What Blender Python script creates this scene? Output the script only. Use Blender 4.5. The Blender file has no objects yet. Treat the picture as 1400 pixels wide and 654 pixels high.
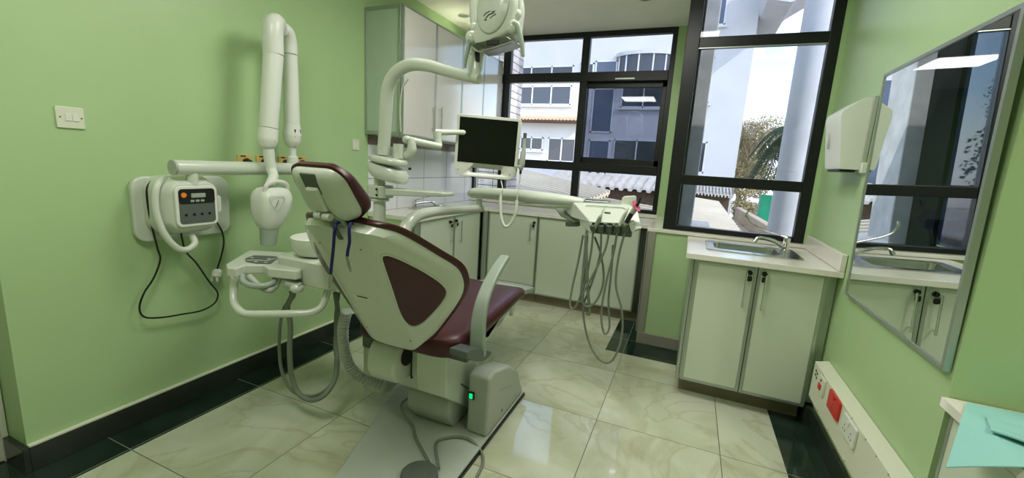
import bpy, bmesh, math, random
from mathutils import Vector, Matrix, noise
random.seed(7)
S = bpy.context.scene
COL = S.collection
PI = math.pi
R = math.radians

# ------------------------------------------------------------------ camera
FPX = 579.5
YAW, PITCH, ROLL = R(22.2425), R(10.1883), R(3.4849)
CAMP = Vector((1.5097, -0.9098, 1.3280))
def cam_axes():
    cy, sy = math.cos(YAW), math.sin(YAW); cp, sp = math.cos(PITCH), math.sin(PITCH)
    f = Vector((-sy*cp, cy*cp, -sp)); r = Vector((cy, sy, 0)); u = r.cross(f)
    cr, sr = math.cos(ROLL), math.sin(ROLL)
    return r*cr+u*sr, r*(-sr)+u*cr, f
RX, RY, RF = cam_axes()
cd = bpy.data.cameras.new('camera'); co = bpy.data.objects.new('camera', cd); COL.objects.link(co)
m = Matrix((RX, RY, -RF)).transposed().to_4x4(); m.translation = CAMP
co.matrix_world = m
cd.sensor_fit = 'HORIZONTAL'; cd.sensor_width = 36; cd.lens = 36*FPX/1400; cd.clip_start = 0.02; cd.clip_end = 500
S.camera = co
def W(px, py, x=None, y=None, z=None):
    """world point seen at a photo position, on the plane x=, y= or z="""
    d = RX*((px-700)/FPX)+RY*((327-py)/FPX)+RF
    a, v = (0, x) if x is not None else ((1, y) if y is not None else (2, z))
    return CAMP + d*((v-CAMP[a])/d[a])
V = Vector

# ------------------------------------------------------------------ materials
def sr(r, g, b):
    def f(c):
        c /= 255.
        return c/12.92 if c <= .04045 else ((c+.055)/1.055)**2.4
    return (f(r), f(g), f(b), 1)
def mat(name, col, rough=.5, metal=0., spec=.5, emit=None, es=0., var=0., vscale=6., bump=0., bscale=60., coat=0., trans=0., ior=1.45):
    m = bpy.data.materials.new(name); m.use_nodes = True
    n = m.node_tree; b = n.nodes['Principled BSDF']
    c = col if len(col) == 4 else (*col, 1)
    b.inputs['Base Color'].default_value = c; b.inputs['Roughness'].default_value = rough
    b.inputs['Metallic'].default_value = metal; b.inputs['Specular IOR Level'].default_value = spec
    b.inputs['Coat Weight'].default_value = coat; b.inputs['Coat Roughness'].default_value = .08
    b.inputs['Transmission Weight'].default_value = trans; b.inputs['IOR'].default_value = ior
    if emit: b.inputs['Emission Color'].default_value = (*emit[:3], 1); b.inputs['Emission Strength'].default_value = es
    if var > 0:
        g = n.nodes.new('ShaderNodeNewGeometry'); t = n.nodes.new('ShaderNodeTexNoise'); t.inputs['Scale'].default_value = vscale
        t.inputs['Detail'].default_value = 5
        mr = n.nodes.new('ShaderNodeMapRange'); mr.inputs['From Min'].default_value = .3; mr.inputs['From Max'].default_value = .7
        mr.inputs['To Min'].default_value = 1-var; mr.inputs['To Max'].default_value = 1+var
        mx = n.nodes.new('ShaderNodeMix'); mx.data_type = 'RGBA'; mx.blend_type = 'MULTIPLY'; mx.inputs['Factor'].default_value = 1
        mx.inputs['A'].default_value = c
        n.links.new(g.outputs['Position'], t.inputs['Vector']); n.links.new(t.outputs['Fac'], mr.inputs['Value'])
        n.links.new(mr.outputs['Result'], mx.inputs['B']); n.links.new(mx.outputs['Result'], b.inputs['Base Color'])
    if bump > 0:
        g2 = n.nodes.new('ShaderNodeNewGeometry'); t2 = n.nodes.new('ShaderNodeTexNoise'); t2.inputs['Scale'].default_value = bscale
        bp = n.nodes.new('ShaderNodeBump'); bp.inputs['Strength'].default_value = bump; bp.inputs['Distance'].default_value = .002
        n.links.new(g2.outputs['Position'], t2.inputs['Vector']); n.links.new(t2.outputs['Fac'], bp.inputs['Height']); n.links.new(bp.outputs['Normal'], b.inputs['Normal'])
    return m
M = {}
M['wall'] = mat('wall_paint_green', (.43, .60, .31), .36, var=.03, vscale=2.5, bump=.05, bscale=25)
M['ceil'] = mat('ceiling_paint', (.90, .86, .80), .7, var=.02)
M['plas'] = mat('cream_plastic', (.61, .66, .57), .22, coat=.3)
M['base'] = mat('grey_base_plate', (.46, .50, .45), .3, var=.05)
M['pedal'] = mat('pedal_grey', (.10, .12, .10), .5)
M['plas_w'] = mat('white_plastic', (.75, .78, .71), .3)
M['plas_g'] = mat('grey_green_plastic', (.33, .40, .33), .35)
M['plas_gl'] = mat('pale_grey_plastic', (.42, .45, .40), .4)
M['plas_d'] = mat('dark_grey_plastic', (.10, .12, .11), .4)
M['black'] = mat('black_plastic', (.008, .008, .008), .4)
M['rubber'] = mat('grey_hose_rubber', (.19, .22, .17), .5)
M['holder'] = mat('dark_green_grey_plastic', (.09, .12, .09), .45)
M['cord'] = mat('black_cord', (.006, .007, .009), .4)
M['cordw'] = mat('white_cord', (.62, .66, .58), .4)
M['vinyl'] = mat('burgundy_vinyl', (.055, .009, .011), .36, var=.06, vscale=30, bump=.12, bscale=350)
M['cab'] = mat('cabinet_laminate', (.62, .69, .56), .28, var=.02, vscale=2)
M['cabgl'] = mat('cabinet_gloss_laminate', (.80, .77, .74), .14, coat=.8)
M['cabside'] = mat('cabinet_side_laminate', (.45, .55, .44), .4)
M['alu'] = mat('aluminium_edging', (.42, .47, .42), .32, metal=.75)
M['steel'] = mat('brushed_steel', (.55, .55, .52), .25, metal=1., var=.05, vscale=40)
M['chrome'] = mat('chrome', (.75, .75, .75), .08, metal=1.)
M['worktop'] = mat('white_worktop', (.78, .76, .68), .18, var=.04, vscale=9)
M['matt_black'] = mat('matt_black_panel', (.006, .006, .007), .95, spec=.1)
M['wframe'] = mat('black_window_frame', (.008, .009, .010), .35)
M['skirt'] = mat('dark_green_skirting_tile', (.030, .038, .030), .2, var=.15, vscale=8)
M['kick'] = mat('brown_kickboard', (.20, .17, .11), .35, var=.08, vscale=10)
M['kickd'] = mat('grey_corner_guard', (.27, .27, .22), .35)
M['dark'] = mat('screen_black', (.003, .003, .003), .12)
M['yellow'] = mat('yellow_outlet_plate', (.70, .50, .16), .4)
M['red'] = mat('red_plastic', (.62, .02, .015), .35)
M['orange'] = mat('orange_sticker', (.85, .25, .02), .5)
M['pink'] = mat('pink_light_shield', (.75, .08, .16), .25)
M['blue'] = mat('blue_coiled_cord', (.006, .008, .10), .45)
M['cloth'] = mat('turquoise_drape', (.30, .62, .58), .85, bump=.2, bscale=300)
M['green_led'] = mat('green_switch_light', (.0, .4, .12), .3, emit=(0, 1, .3), es=.5)
M['lens'] = mat('lamp_reflector_lens', (.30, .31, .30), .08, metal=.9)
M['door'] = mat('door_paint', (.66, .68, .58), .4)
M['sock'] = mat('socket_ivory', (.72, .74, .60), .35)
M['mirror'] = mat('mirror_silver', (.86, .90, .88), .01, metal=1.)
M['lampglow'] = mat('lit_diffuser', (.9, .9, .9), .5, emit=(1, .96, .88), es=1.2)
M['glow_spot'] = mat('lit_downlight', (.9, .9, .9), .5, emit=(1, .93, .80), es=30)
M['dglass'] = mat('dark_outer_glass', (.012, .02, .035), .02, spec=.5)
# thin window glass: tinted transparent + weak reflection
def glassmat(name, tint, refl=.10):
    m = bpy.data.materials.new(name); m.use_nodes = True; n = m.node_tree; n.nodes.clear()
    o = n.nodes.new('ShaderNodeOutputMaterial'); t = n.nodes.new('ShaderNodeBsdfTransparent'); g = n.nodes.new('ShaderNodeBsdfGlossy')
    t.inputs['Color'].default_value = (*tint, 1); g.inputs['Roughness'].default_value = .01; g.inputs['Color'].default_value = (.9, .95, 1, 1)
    f = n.nodes.new('ShaderNodeFresnel'); f.inputs['IOR'].default_value = 1.5
    mx = n.nodes.new('ShaderNodeMixShader')
    n.links.new(f.outputs['Fac'], mx.inputs['Fac']); n.links.new(t.outputs['BSDF'], mx.inputs[1]); n.links.new(g.outputs['BSDF'], mx.inputs[2])
    n.links.new(mx.outputs['Shader'], o.inputs['Surface'])
    return m
M['glass'] = glassmat('window_glass', (.78, .80, .83))
M['glass2'] = glassmat('sash_glass_blue', (.40, .42, .48))

# floor : marble tiles 0.6 m on the room's grid with a dark green border
def floormat():
    m = bpy.data.materials.new('marble_floor_tiles'); m.use_nodes = True; n = m.node_tree; b = n.nodes['Principled BSDF']; L = n.links.new
    g = n.nodes.new('ShaderNodeNewGeometry'); sp = n.nodes.new('ShaderNodeSeparateXYZ'); L(g.outputs['Position'], sp.inputs[0])
    def mth(op, a, bb=None, clamp=False):
        x = n.nodes.new('ShaderNodeMath'); x.operation = op; x.use_clamp = clamp
        for i, q in enumerate((a, bb)):
            if q is None: continue
            if isinstance(q, (int, float)): x.inputs[i].default_value = q
            else: L(q, x.inputs[i])
        return x.outputs[0]
    X, Y = sp.outputs['X'], sp.outputs['Y']
    def line(c):
        t = mth('DIVIDE', c, .6); fr = mth('FRACT', mth('ADD', t, 20.0)); d = mth('MINIMUM', fr, mth('SUBTRACT', 1.0, fr))
        return mth('LESS_THAN', d, .0030)
    grout = mth('MAXIMUM', line(X), line(Y))
    # border mask
    left = mth('LESS_THAN', X, -.585); right = mth('GREATER_THAN', X, 2.080)
    pier = mth('MULTIPLY', mth('GREATER_THAN', X, 1.074), mth('GREATER_THAN', Y, 2.121))
    border = mth('MAXIMUM', mth('MAXIMUM', left, right), pier)
    # per tile offset
    ox = mth('FLOOR', mth('DIVIDE', X, .6)); oy = mth('FLOOR', mth('DIVIDE', Y, .6))
    cx = n.nodes.new('ShaderNodeCombineXYZ'); L(mth('MULTIPLY', ox, 3.7), cx.inputs[0]); L(mth('MULTIPLY', oy, 5.3), cx.inputs[1]); L(mth('MULTIPLY', mth('ADD', ox, oy), 2.1), cx.inputs[2])
    va = n.nodes.new('ShaderNodeVectorMath'); va.operation = 'ADD'; L(g.outputs['Position'], va.inputs[0]); L(cx.outputs[0], va.inputs[1])
    nz = n.nodes.new('ShaderNodeTexNoise'); nz.inputs['Scale'].default_value = 1.7; nz.inputs['Detail'].default_value = 7; nz.inputs['Distortion'].default_value = 1.6; L(va.outputs[0], nz.inputs['Vector'])
    cr = n.nodes.new('ShaderNodeValToRGB'); e = cr.color_ramp.elements
    e[0].position = .28; e[0].color = (.42, .45, .29, 1); e[1].position = .60; e[1].color = (.58, .61, .48, 1)
    L(nz.outputs['Fac'], cr.inputs[0])
    # veins: ridge of distorted noise
    nv = n.nodes.new('ShaderNodeTexNoise'); nv.inputs['Scale'].default_value = 1.3; nv.inputs['Detail'].default_value = 4; nv.inputs['Distortion'].default_value = 2.2; L(va.outputs[0], nv.inputs['Vector'])
    rid = mth('ABSOLUTE', mth('SUBTRACT', nv.outputs['Fac'], .5))
    vm = n.nodes.new('ShaderNodeMapRange'); vm.inputs['From Min'].default_value = .0; vm.inputs['From Max'].default_value = .035; vm.inputs['To Min'].default_value = .38; vm.inputs['To Max'].default_value = 0; L(rid, vm.inputs['Value'])
    mv = n.nodes.new('ShaderNodeMix'); mv.data_type = 'RGBA'; L(vm.outputs['Result'], mv.inputs['Factor']); L(cr.outputs['Color'], mv.inputs['A']); mv.inputs['B'].default_value = (.36, .33, .19, 1)
    # border tile colour
    nb = n.nodes.new('ShaderNodeTexNoise'); nb.inputs['Scale'].default_value = 5; nb.inputs['Detail'].default_value = 6; L(g.outputs['Position'], nb.inputs['Vector'])
    cb = n.nodes.new('ShaderNodeValToRGB'); q = cb.color_ramp.elements; q[0].position = .35; q[0].color = (.010, .022, .014, 1); q[1].position = .75; q[1].color = (.030, .055, .040, 1); L(nb.outputs['Fac'], cb.inputs[0])
    mb = n.nodes.new('ShaderNodeMix'); mb.data_type = 'RGBA'; L(border, mb.inputs['Factor']); L(mv.outputs['Result'], mb.inputs['A']); L(cb.outputs['Color'], mb.inputs['B'])
    gc = n.nodes.new('ShaderNodeMix'); gc.data_type = 'RGBA'; L(border, gc.inputs['Factor']); gc.inputs['A'].default_value = (.10, .10, .06, 1); gc.inputs['B'].default_value = (.22, .26, .18, 1)
    mg = n.nodes.new('ShaderNodeMix'); mg.data_type = 'RGBA'; L(grout, mg.inputs['Factor']); L(mb.outputs['Result'], mg.inputs['A']); L(gc.outputs['Result'], mg.inputs['B'])
    L(mg.outputs['Result'], b.inputs['Base Color'])
    rg = mth('MULTIPLY', grout, .4); rr = mth('ADD', rg, .055); L(rr, b.inputs['Roughness'])
    b.inputs['Specular IOR Level'].default_value = .6
    return m
M['floor'] = floormat()
def gridmat(name, col, grout, ax, sx, sz, ox=0, oz=0, lw=.012, rough=.15, var=.0):
    """tiles on an upright surface; ax = horizontal axis, sx by sz metres"""
    m = bpy.data.materials.new(name); m.use_nodes = True; n = m.node_tree; b = n.nodes['Principled BSDF']; L = n.links.new
    g = n.nodes.new('ShaderNodeNewGeometry'); sp = n.nodes.new('ShaderNodeSeparateXYZ'); L(g.outputs['Position'], sp.inputs[0])
    def mth(op, a, bb=None):
        x = n.nodes.new('ShaderNodeMath'); x.operation = op
        for i, q in enumerate((a, bb)):
            if q is None: continue
            if isinstance(q, (int, float)): x.inputs[i].default_value = q
            else: L(q, x.inputs[i])
        return x.outputs[0]
    def line(c, s, o):
        fr = mth('FRACT', mth('ADD', mth('DIVIDE', mth('SUBTRACT', c, o), s), 50.)); d = mth('MINIMUM', fr, mth('SUBTRACT', 1., fr))
        return mth('LESS_THAN', mth('MULTIPLY', d, s), lw/2)
    gr = mth('MAXIMUM', line(sp.outputs[ax], sx, ox), line(sp.outputs['Z'], sz, oz))
    mx = n.nodes.new('ShaderNodeMix'); mx.data_type = 'RGBA'; L(gr, mx.inputs['Factor']); mx.inputs['A'].default_value = (*col, 1); mx.inputs['B'].default_value = (*grout, 1)
    if var:
        t = n.nodes.new('ShaderNodeTexNoise'); t.inputs['Scale'].default_value = 14; t.inputs['Detail'].default_value = 6; L(g.outputs['Position'], t.inputs['Vector'])
        r = n.nodes.new('ShaderNodeMapRange'); r.inputs['From Min'].default_value = .3; r.inputs['From Max'].default_value = .7; r.inputs['To Min'].default_value = 1-var; r.inputs['To Max'].default_value = 1+var; L(t.outputs['Fac'], r.inputs['Value'])
        q = n.nodes.new('ShaderNodeMix'); q.data_type = 'RGBA'; q.blend_type = 'MULTIPLY'; q.inputs['Factor'].default_value = 1; L(mx.outputs['Result'], q.inputs['A']); L(r.outputs['Result'], q.inputs['B']); L(q.outputs['Result'], b.inputs['Base Color'])
    else: L(mx.outputs['Result'], b.inputs['Base Color'])
    b.inputs['Roughness'].default_value = rough
    return m
M['tiles'] = gridmat('white_wall_tiles', (.84, .84, .88), (.30, .30, .28), 'Y', .39, .26, 2.435, 1.142, .006, .12)
M['mosaic'] = gridmat('brown_stone_border', (.20, .15, .11), (.08, .06, .05), 'Y', .20, .3, 2.435, 1.30, .006, .25, .35)

# ------------------------------------------------------------------ mesh building
class MB:
    def __init__(s): s.v = []; s.f = []
    def box(s, x0, x1, y0, y1, z0, z1):
        if x0 > x1: x0, x1 = x1, x0
        if y0 > y1: y0, y1 = y1, y0
        if z0 > z1: z0, z1 = z1, z0
        b = len(s.v)
        s.v += [V(p) for p in ((x0,y0,z0),(x1,y0,z0),(x1,y1,z0),(x0,y1,z0),(x0,y0,z1),(x1,y0,z1),(x1,y1,z1),(x0,y1,z1))]
        s.f += [tuple(b+i for i in q) for q in ((0,3,2,1),(4,5,6,7),(0,1,5,4),(1,2,6,5),(2,3,7,6),(3,0,4,7))]
        return s
    def loft(s, rings, cap=True, closed=True):
        b = len(s.v); n = len(rings[0])
        for r in rings: s.v += [V(p) for p in r]
        for i in range(len(rings)-1):
            for j in range(n if closed else n-1):
                k = (j+1) % n
                s.f.append((b+i*n+j, b+i*n+k, b+(i+1)*n+k, b+(i+1)*n+j))
        if cap:
            s.f.append(tuple(b+j for j in reversed(range(n)))); s.f.append(tuple(b+(len(rings)-1)*n+j for j in range(n)))
        return s
    def tube(s, pts, r, seg=14, smooth=True, sub=6, flat=1., cap=True, up=None):
        """round (or flattened) tube along points; r number or list"""
        pts = [V(p) for p in pts]
        rr = r if isinstance(r, (list, tuple)) else [r]*len(pts)
        if smooth and len(pts) > 2: pts, rr = crom(pts, rr, sub)
        t = (pts[1]-pts[0]).normalized()
        a = V(up) if up else (V((0, 0, 1)) if abs(t.z) < .9 else V((1, 0, 0)))
        nrm = (a-t*a.dot(t)).normalized(); rings = []
        for i, p in enumerate(pts):
            t2 = ((pts[min(i+1, len(pts)-1)]-pts[max(i-1, 0)])).normalized()
            if up: nrm = (V(up)-t2*V(up).dot(t2)).normalized()
            else: nrm = (nrm-t2*nrm.dot(t2)).normalized()
            bn = t2.cross(nrm)
            rings.append([p+(nrm*math.cos(2*PI*k/seg)*flat+bn*math.sin(2*PI*k/seg))*rr[i] for k in range(seg)])
        return s.loft(rings, cap)
    def cyl(s, a, b, r, seg=20, r2=None):
        return s.tube([a, b], [r, r if r2 is None else r2], seg, smooth=False)
    def lathe(s, prof, o=(0, 0, 0), ax=(0, 0, 1), seg=28):
        ax = V(ax).normalized(); a = V((0, 0, 1)) if abs(ax.z) < .9 else V((1, 0, 0)); e1 = (a-ax*a.dot(ax)).normalized(); e2 = ax.cross(e1); o = V(o)
        return s.loft([[o+ax*h+(e1*math.cos(2*PI*k/seg)+e2*math.sin(2*PI*k/seg))*max(r, 1e-4) for k in range(seg)] for r, h in prof])
    def prism(s, poly, o, u, v, d):
        """polygon poly (a,b) in plane o+a*u+b*v, extruded by vector d"""
        o, u, v, d = V(o), V(u), V(v), V(d)
        A = [o+u*p[0]+v*p[1] for p in poly]
        if u.cross(v).dot(d) < 0: A.reverse()
        return s.loft([A, [p+d for p in A]])
    def ell(s, c, rx, ry, rz, seg=20, n=12):
        c = V(c); rings = []
        for i in range(n+1):
            th = -PI/2+PI*i/n; k = max(math.cos(th), .01)
            rings.append([c+V((rx*k*math.cos(2*PI*j/seg), ry*k*math.sin(2*PI*j/seg), rz*math.sin(th))) for j in range(seg)])
        return s.loft(rings)
    def xf(s, mtx, start=0):
        for i in range(start, len(s.v)): s.v[i] = mtx @ s.v[i]
        return s
    def build(s, name, material, parent=None, bevel=0., ang=32, seg=2, label=None, recalc=True, smooth=True):
        me = bpy.data.meshes.new(name)
        org = V((0, 0, 0))
        if parent is not None: org = V(ORG[parent.name])
        me.from_pydata([tuple(p-org) for p in s.v], [], s.f)
        if recalc:
            bm = bmesh.new(); bm.from_mesh(me); bmesh.ops.recalc_face_normals(bm, faces=bm.faces); bm.to_mesh(me); bm.free()
        me.materials.append(material)
        if smooth:
            me.polygons.foreach_set('use_smooth', [True]*len(me.polygons))
            try: me.set_sharp_from_angle(angle=R(ang))
            except Exception: pass
        o = bpy.data.objects.new(name, me); COL.objects.link(o)
        if parent is not None: o.parent = parent
        ORG[o.name] = tuple(org)
        if bevel > 0:
            b = o.modifiers.new('bevel', 'BEVEL'); b.width = bevel; b.segments = seg; b.limit_method = 'ANGLE'; b.angle_limit = R(ang); b.harden_normals = True
        if label: o['label'] = label
        return o
ORG = {}
def crom(pts, rr, sub):
    P, Q = [], []
    n = len(pts)
    for i in range(n-1):
        p0, p1, p2, p3 = pts[max(i-1, 0)], pts[i], pts[i+1], pts[min(i+2, n-1)]
        if i == 0: p0 = p1*2-p2
        if i == n-2: p3 = p2*2-p1
        for k in range(sub):
            t = k/sub
            P.append(.5*((2*p1)+(p2-p0)*t+(2*p0-5*p1+4*p2-p3)*t*t+(3*p1-p0-3*p2+p3)*t**3)); Q.append(rr[i]+(rr[i+1]-rr[i])*t)
    P.append(pts[-1]); Q.append(rr[-1])
    return P, Q
def rrect(w, h, r, n=5, cx=0, cy=0):
    out = []
    for (sx, sy, a0) in ((1, 1, 0), (-1, 1, 90), (-1, -1, 180), (1, -1, 270)):
        for k in range(n+1):
            a = R(a0+90*k/n); out.append((cx+sx*(w/2-r)+r*math.cos(a), cy+sy*(h/2-r)+r*math.sin(a)))
    return out
def chaikin(poly, it=2, q=.25):
    for _ in range(it):
        out = []
        for i, p in enumerate(poly):
            nx = poly[(i+1) % len(poly)]
            out.append(tuple(a*(1-q)+b*q for a, b in zip(p, nx))); out.append(tuple(a*q+b*(1-q) for a, b in zip(p, nx)))
        poly = out
    return poly
def tag(o, label=None, cat=None, group=None, kind=None):
    if label: o['label'] = label
    if cat: o['category'] = cat
    if group: o['group'] = group
    if kind: o['kind'] = kind
    return o
def thing(name, loc, label, cat, group=None):
    o = bpy.data.objects.new(name, None); COL.objects.link(o); o.location = loc; o.empty_display_size = .05
    ORG[o.name] = tuple(loc); return tag(o, label, cat, group)
def st(o): o['kind'] = 'structure'; return o
def B(*a): return MB().box(*a)
def dup(o, dloc, label=None, parent=None):
    c = o.copy(); COL.objects.link(c)
    if parent is None: c.location = V(o.location)+V(dloc); c.parent = None
    else: c.parent = parent
    if label: c['label'] = label
    base = V(c.location) if parent is None else V(ORG[parent.name])
    ORG[c.name] = tuple(base)
    for ch in list(o.children): dup(ch, (0, 0, 0), None, c)
    return c
# ================================================================== ROOM SHELL
CZ = 2.615
st(B(-1.2, 3.6, -2.3, 3.5, -.12, 0).build('floor', M['floor'], smooth=False))
c = MB().box(-1.2, 1.42, -2.3, 3.52, CZ, CZ+.2).box(1.42, 3.6, -2.3, 2.52, CZ, CZ+.2)
st(c.build('ceiling', M['ceil'], smooth=False))
st(MB().box(-.985, -.785, -.24, 3.52, 0, CZ).build('wall_left', M['wall'], smooth=False))
st(MB().box(-.985, -.785, -2.3, -1.16, 0, CZ).box(-.985, -.785, -1.16, -.24, 2.08, CZ).build('wall_left_rear', M['wall'], smooth=False))
st(MB().box(-.785, 1.263, 3.38, 3.52, 0, .905).box(1.24, 1.354, 3.38, 3.52, .905, CZ).build('wall_back', M['wall'], smooth=False))
st(MB().box(1.263, 2.48, 2.40, 2.52, 0, .885).box(1.263, 1.42, 2.52, 3.52, 0, .885).build('wall_under_window', M['wall'], smooth=False))
st(MB().box(1.354, 1.42, 2.505, 3.52, .91, CZ).build('wall_return', M['wall'], smooth=False))
st(MB().box(2.28, 2.48, .85, 2.52, 0, CZ).box(2.252, 2.28, 2.44, 2.52, .91, CZ).build('wall_right', M['wall'], smooth=False))
st(MB().box(2.28, 3.6, .65, .85, 0, CZ).build('wall_nook', M['wall'], smooth=False))
st(MB().box(3.4, 3.6, -2.3, .65, 0, CZ).build('wall_far_right', M['wall'], smooth=False))
st(MB().box(-1.2, 3.6, -2.5, -2.3, 0, CZ).build('wall_rear', M['wall'], smooth=False))
# door at the left edge of the frame, in its reveal
st(B(-.975, -.935, -1.15, -.26, .005, 2.07).build('door_1', M['door'], bevel=.004))
st(MB().box(-1.0, -.93, -.262, -.242, 0, 2.08).box(-1.0, -.93, -1.16, -1.14, 0, 2.08).box(-1.0, -.93, -1.14, -.262, 2.06, 2.08).build('trim_1', M['door'], bevel=.003))
st(B(-1.2, -.99, -1.2, -.2, 0, 2.2).build('trim_2', M['door'], smooth=False))
# skirting of dark green tile
st(MB().box(-.785, -.766, -.24, 1.70, 0, .108).box(-.985, -.766, -.259, -.24, 0, .108).build('baseboard_left', M['skirt'], bevel=.002))
st(B(-.785, -.763, -.24, 1.70, .108, .114).build('trim_3', M['sock'], smooth=False))
st(MB().box(1.263, 1.60, 2.382, 2.40, 0, .09).build('baseboard_back', M['kickd'], bevel=.003))
st(MB().box(2.262, 2.28, .65, 1.70, 0, .108).box(2.24, 2.28, 1.70, 2.4, 0, .108).build('baseboard_right', M['skirt'], bevel=.002))
st(B(2.262, 3.4, .632, .65, 0, .108).build('baseboard_nook', M['skirt'], bevel=.002))
# sill slab running from the recess over the pier and below the right window
st(MB().prism([(1.252, 2.385), (2.28, 2.385), (2.28, 2.47), (1.354, 2.47), (1.354, 3.38), (1.252, 3.38)], (0, 0, .885), (1, 0, 0), (0, 1, 0), (0, 0, .024)).build('trim_4', M['worktop'], bevel=.003))
# grey corner guard on the pier edge
st(MB().box(1.255, 1.315, 2.385, 2.40, .09, .885).box(1.250, 1.263, 2.385, 2.80, .09, .885).build('trim_5', M['kickd'], bevel=.002))
# wall tiles over the left worktop and the stone border above
st(B(-.785, -.777, 1.70, 3.38, .88, 1.405).build('trim_6', M['tiles'], smooth=False))
st(B(-.785, -.775, 1.70, 3.38, 1.405, 1.472).build('trim_7', M['mosaic'], smooth=False))
# sill strip below left window
st(B(-.785, 1.252, 3.34, 3.38, .885, .918).build('trim_8', M['worktop'], bevel=.002))

# ---- window 1 (left, in the recess)
wy0, wy1 = 3.38, 3.44
f = MB()
f.box(-.785, 1.24, wy0, wy1, .918, .955)             # bottom
f.box(-.785, 1.24, wy0, wy1, 2.565, CZ)              # top
f.box(1.195, 1.24, wy0, wy1, .955, 2.565)
f.box(-.785, -.75, wy0, wy1, .955, 2.565)
f.box(-.462, -.378, wy0, wy1, .955, 2.565)           # post
f.box(.372, .448, wy0, wy1, .955, 1.29).box(.372, .448, wy0, wy1, 2.24, 2.565).box(.372, .448, wy0+.01, wy1, 1.37, 2.16)
f.box(-.75, 1.195, wy0-.006, wy1, 2.155, 2.243)      # upper rail
f.box(-.75, 1.195, wy0-.006, wy1, 1.285, 1.372)      # lower rail
w1 = st(f.build('window_1', M['wframe'], bevel=.004))
def pane(mb, x0, x1, z0, z1, y): mb.box(x0, x1, y, y+.004, z0, z1)
g = MB(); pane(g, -.378, .372, 2.243, 2.565, 3.41); pane(g, .448, 1.195, 2.243, 2.565, 3.41)
pane(g, -.378, .372, .955, 1.285, 3.41); pane(g, .448, 1.195, .955, 1.285, 3.41); pane(g, -.75, -.462, 1.372, 2.565, 3.41)
g.build('glazing', M['glass'], w1, smooth=False)
s_ = MB()
s_.box(.395, .452, 3.445, 3.485, 1.335, 2.16).box(1.150, 1.20, 3.445, 3.485, 1.335, 2.16).box(.395, 1.20, 3.445, 3.485, 1.335, 1.43).box(.395, 1.20, 3.445, 3.485, 2.105, 2.16)
sash = s_.build('sash', M['wframe'], w1, bevel=.004)
B(.452, 1.150, 3.46, 3.464, 1.43, 2.105).build('pane', M['glass2'], sash, smooth=False)
B(.72, .90, 3.372, 3.384, 2.17, 2.182).build('stay', M['alu'], w1)
# ---- window 2 (right, at the pier)
f = MB(); a, b_ = 2.44, 2.50
f.box(1.354, 1.443, a, b_, .909, CZ).box(2.190, 2.252, a, b_, .909, CZ).box(1.443, 2.19, a, b_, .909, .945)
f.box(1.443, 2.19, a, b_, 1.248, 1.318).box(1.443, 2.19, a, b_, 2.184, 2.254).box(1.443, 2.19, a, b_, 2.57, CZ)
w2 = st(f.build('window_2', M['wframe'], bevel=.005))
g = MB(); pane(g, 1.443, 2.19, .945, 1.248, 2.472); pane(g, 1.443, 2.19, 1.318, 2.184, 2.472); pane(g, 1.443, 2.19, 2.254, 2.57, 2.472)
g.build('glazing', M['glass'], w2, smooth=False)
B(1.443, 2.19, 2.436, 2.446, 2.178, 2.184).build('gasket', M['alu'], w2)

# ================================================================== CABINETS
def keylock(p, n, parent, name='lock'):
    """black round lock with a hanging key, p on the door face, n outward"""
    p, n = V(p), V(n); mb = MB()
    mb.cyl(p-n*.001, p+n*.016, .013, 18).cyl(p+n*.016, p+n*.022, .009, 14)
    l = mb.build(name, M['black'], parent, label='black round lock with a key left in it')
    k = MB(); s = n.cross(V((0, 0, 1)))
    k.prism([(x*1.0, z) for x, z in rrect(.024, .030, .008)], p+n*.020+V((0, 0, -.030)), s, (0, 0, 1), n*.006)
    k.build('key', M['black'], l, bevel=.001)
def barhandle(p, n, L, parent, mt='chrome'):
    """upright bar handle: p = centre on door face"""
    p, n = V(p), V(n); mb = MB()
    t = p+n*.030
    mb.cyl(t-V((0, 0, L/2)), t+V((0, 0, L/2)), .0055, 12)
    for s in (-1, 1): mb.cyl(p+V((0, 0, s*(L/2-.018))), t+V((0, 0, s*(L/2-.018))), .0045, 10)
    return mb.build('handle', M[mt], parent, ang=50)
def door(parent, ax, a0, a1, z0, z1, face, n, mt, hpos=None, lock=None, hl=.20, edge=.012, th=.018):
    """flat cabinet door; ax = 'x' or 'y' is the wide direction; aluminium edging on its sides; n = +-1 outward"""
    if ax == 'y':
        d = B(face-n*th, face, a0+edge, a1-edge, z0+edge, z1-edge).build('door', mt, parent, bevel=.0015)
        e = MB().box(face-n*th, face+n*.002, a0, a0+edge, z0, z1).box(face-n*th, face+n*.002, a1-edge, a1, z0, z1).box(face-n*th, face+n*.002, a0+edge, a1-edge, z0, z0+edge).box(face-n*th, face+n*.002, a0+edge, a1-edge, z1-edge, z1)
        N = V((n, 0, 0)); P = lambda q, z: V((face, q, z))
    else:
        d = B(a0+edge, a1-edge, face-n*th, face, z0+edge, z1-edge).build('door', mt, parent, bevel=.0015)
        e = MB().box(a0, a0+edge, face-n*th, face+n*.002, z0, z1).box(a1-edge, a1, face-n*th, face+n*.002, z0, z1).box(a0+edge, a1-edge, face-n*th, face+n*.002, z0, z0+edge).box(a0+edge, a1-edge, face-n*th, face+n*.002, z1-edge, z1)
        N = V((0, n, 0)); P = lambda q, z: V((q, face, z))
    e.build('edging', M['alu'], d, bevel=.001, label='aluminium edging')
    if hpos: barhandle(P(*hpos), N, hl, d)
    if lock: keylock(P(*lock), N, d)
    return d

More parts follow.
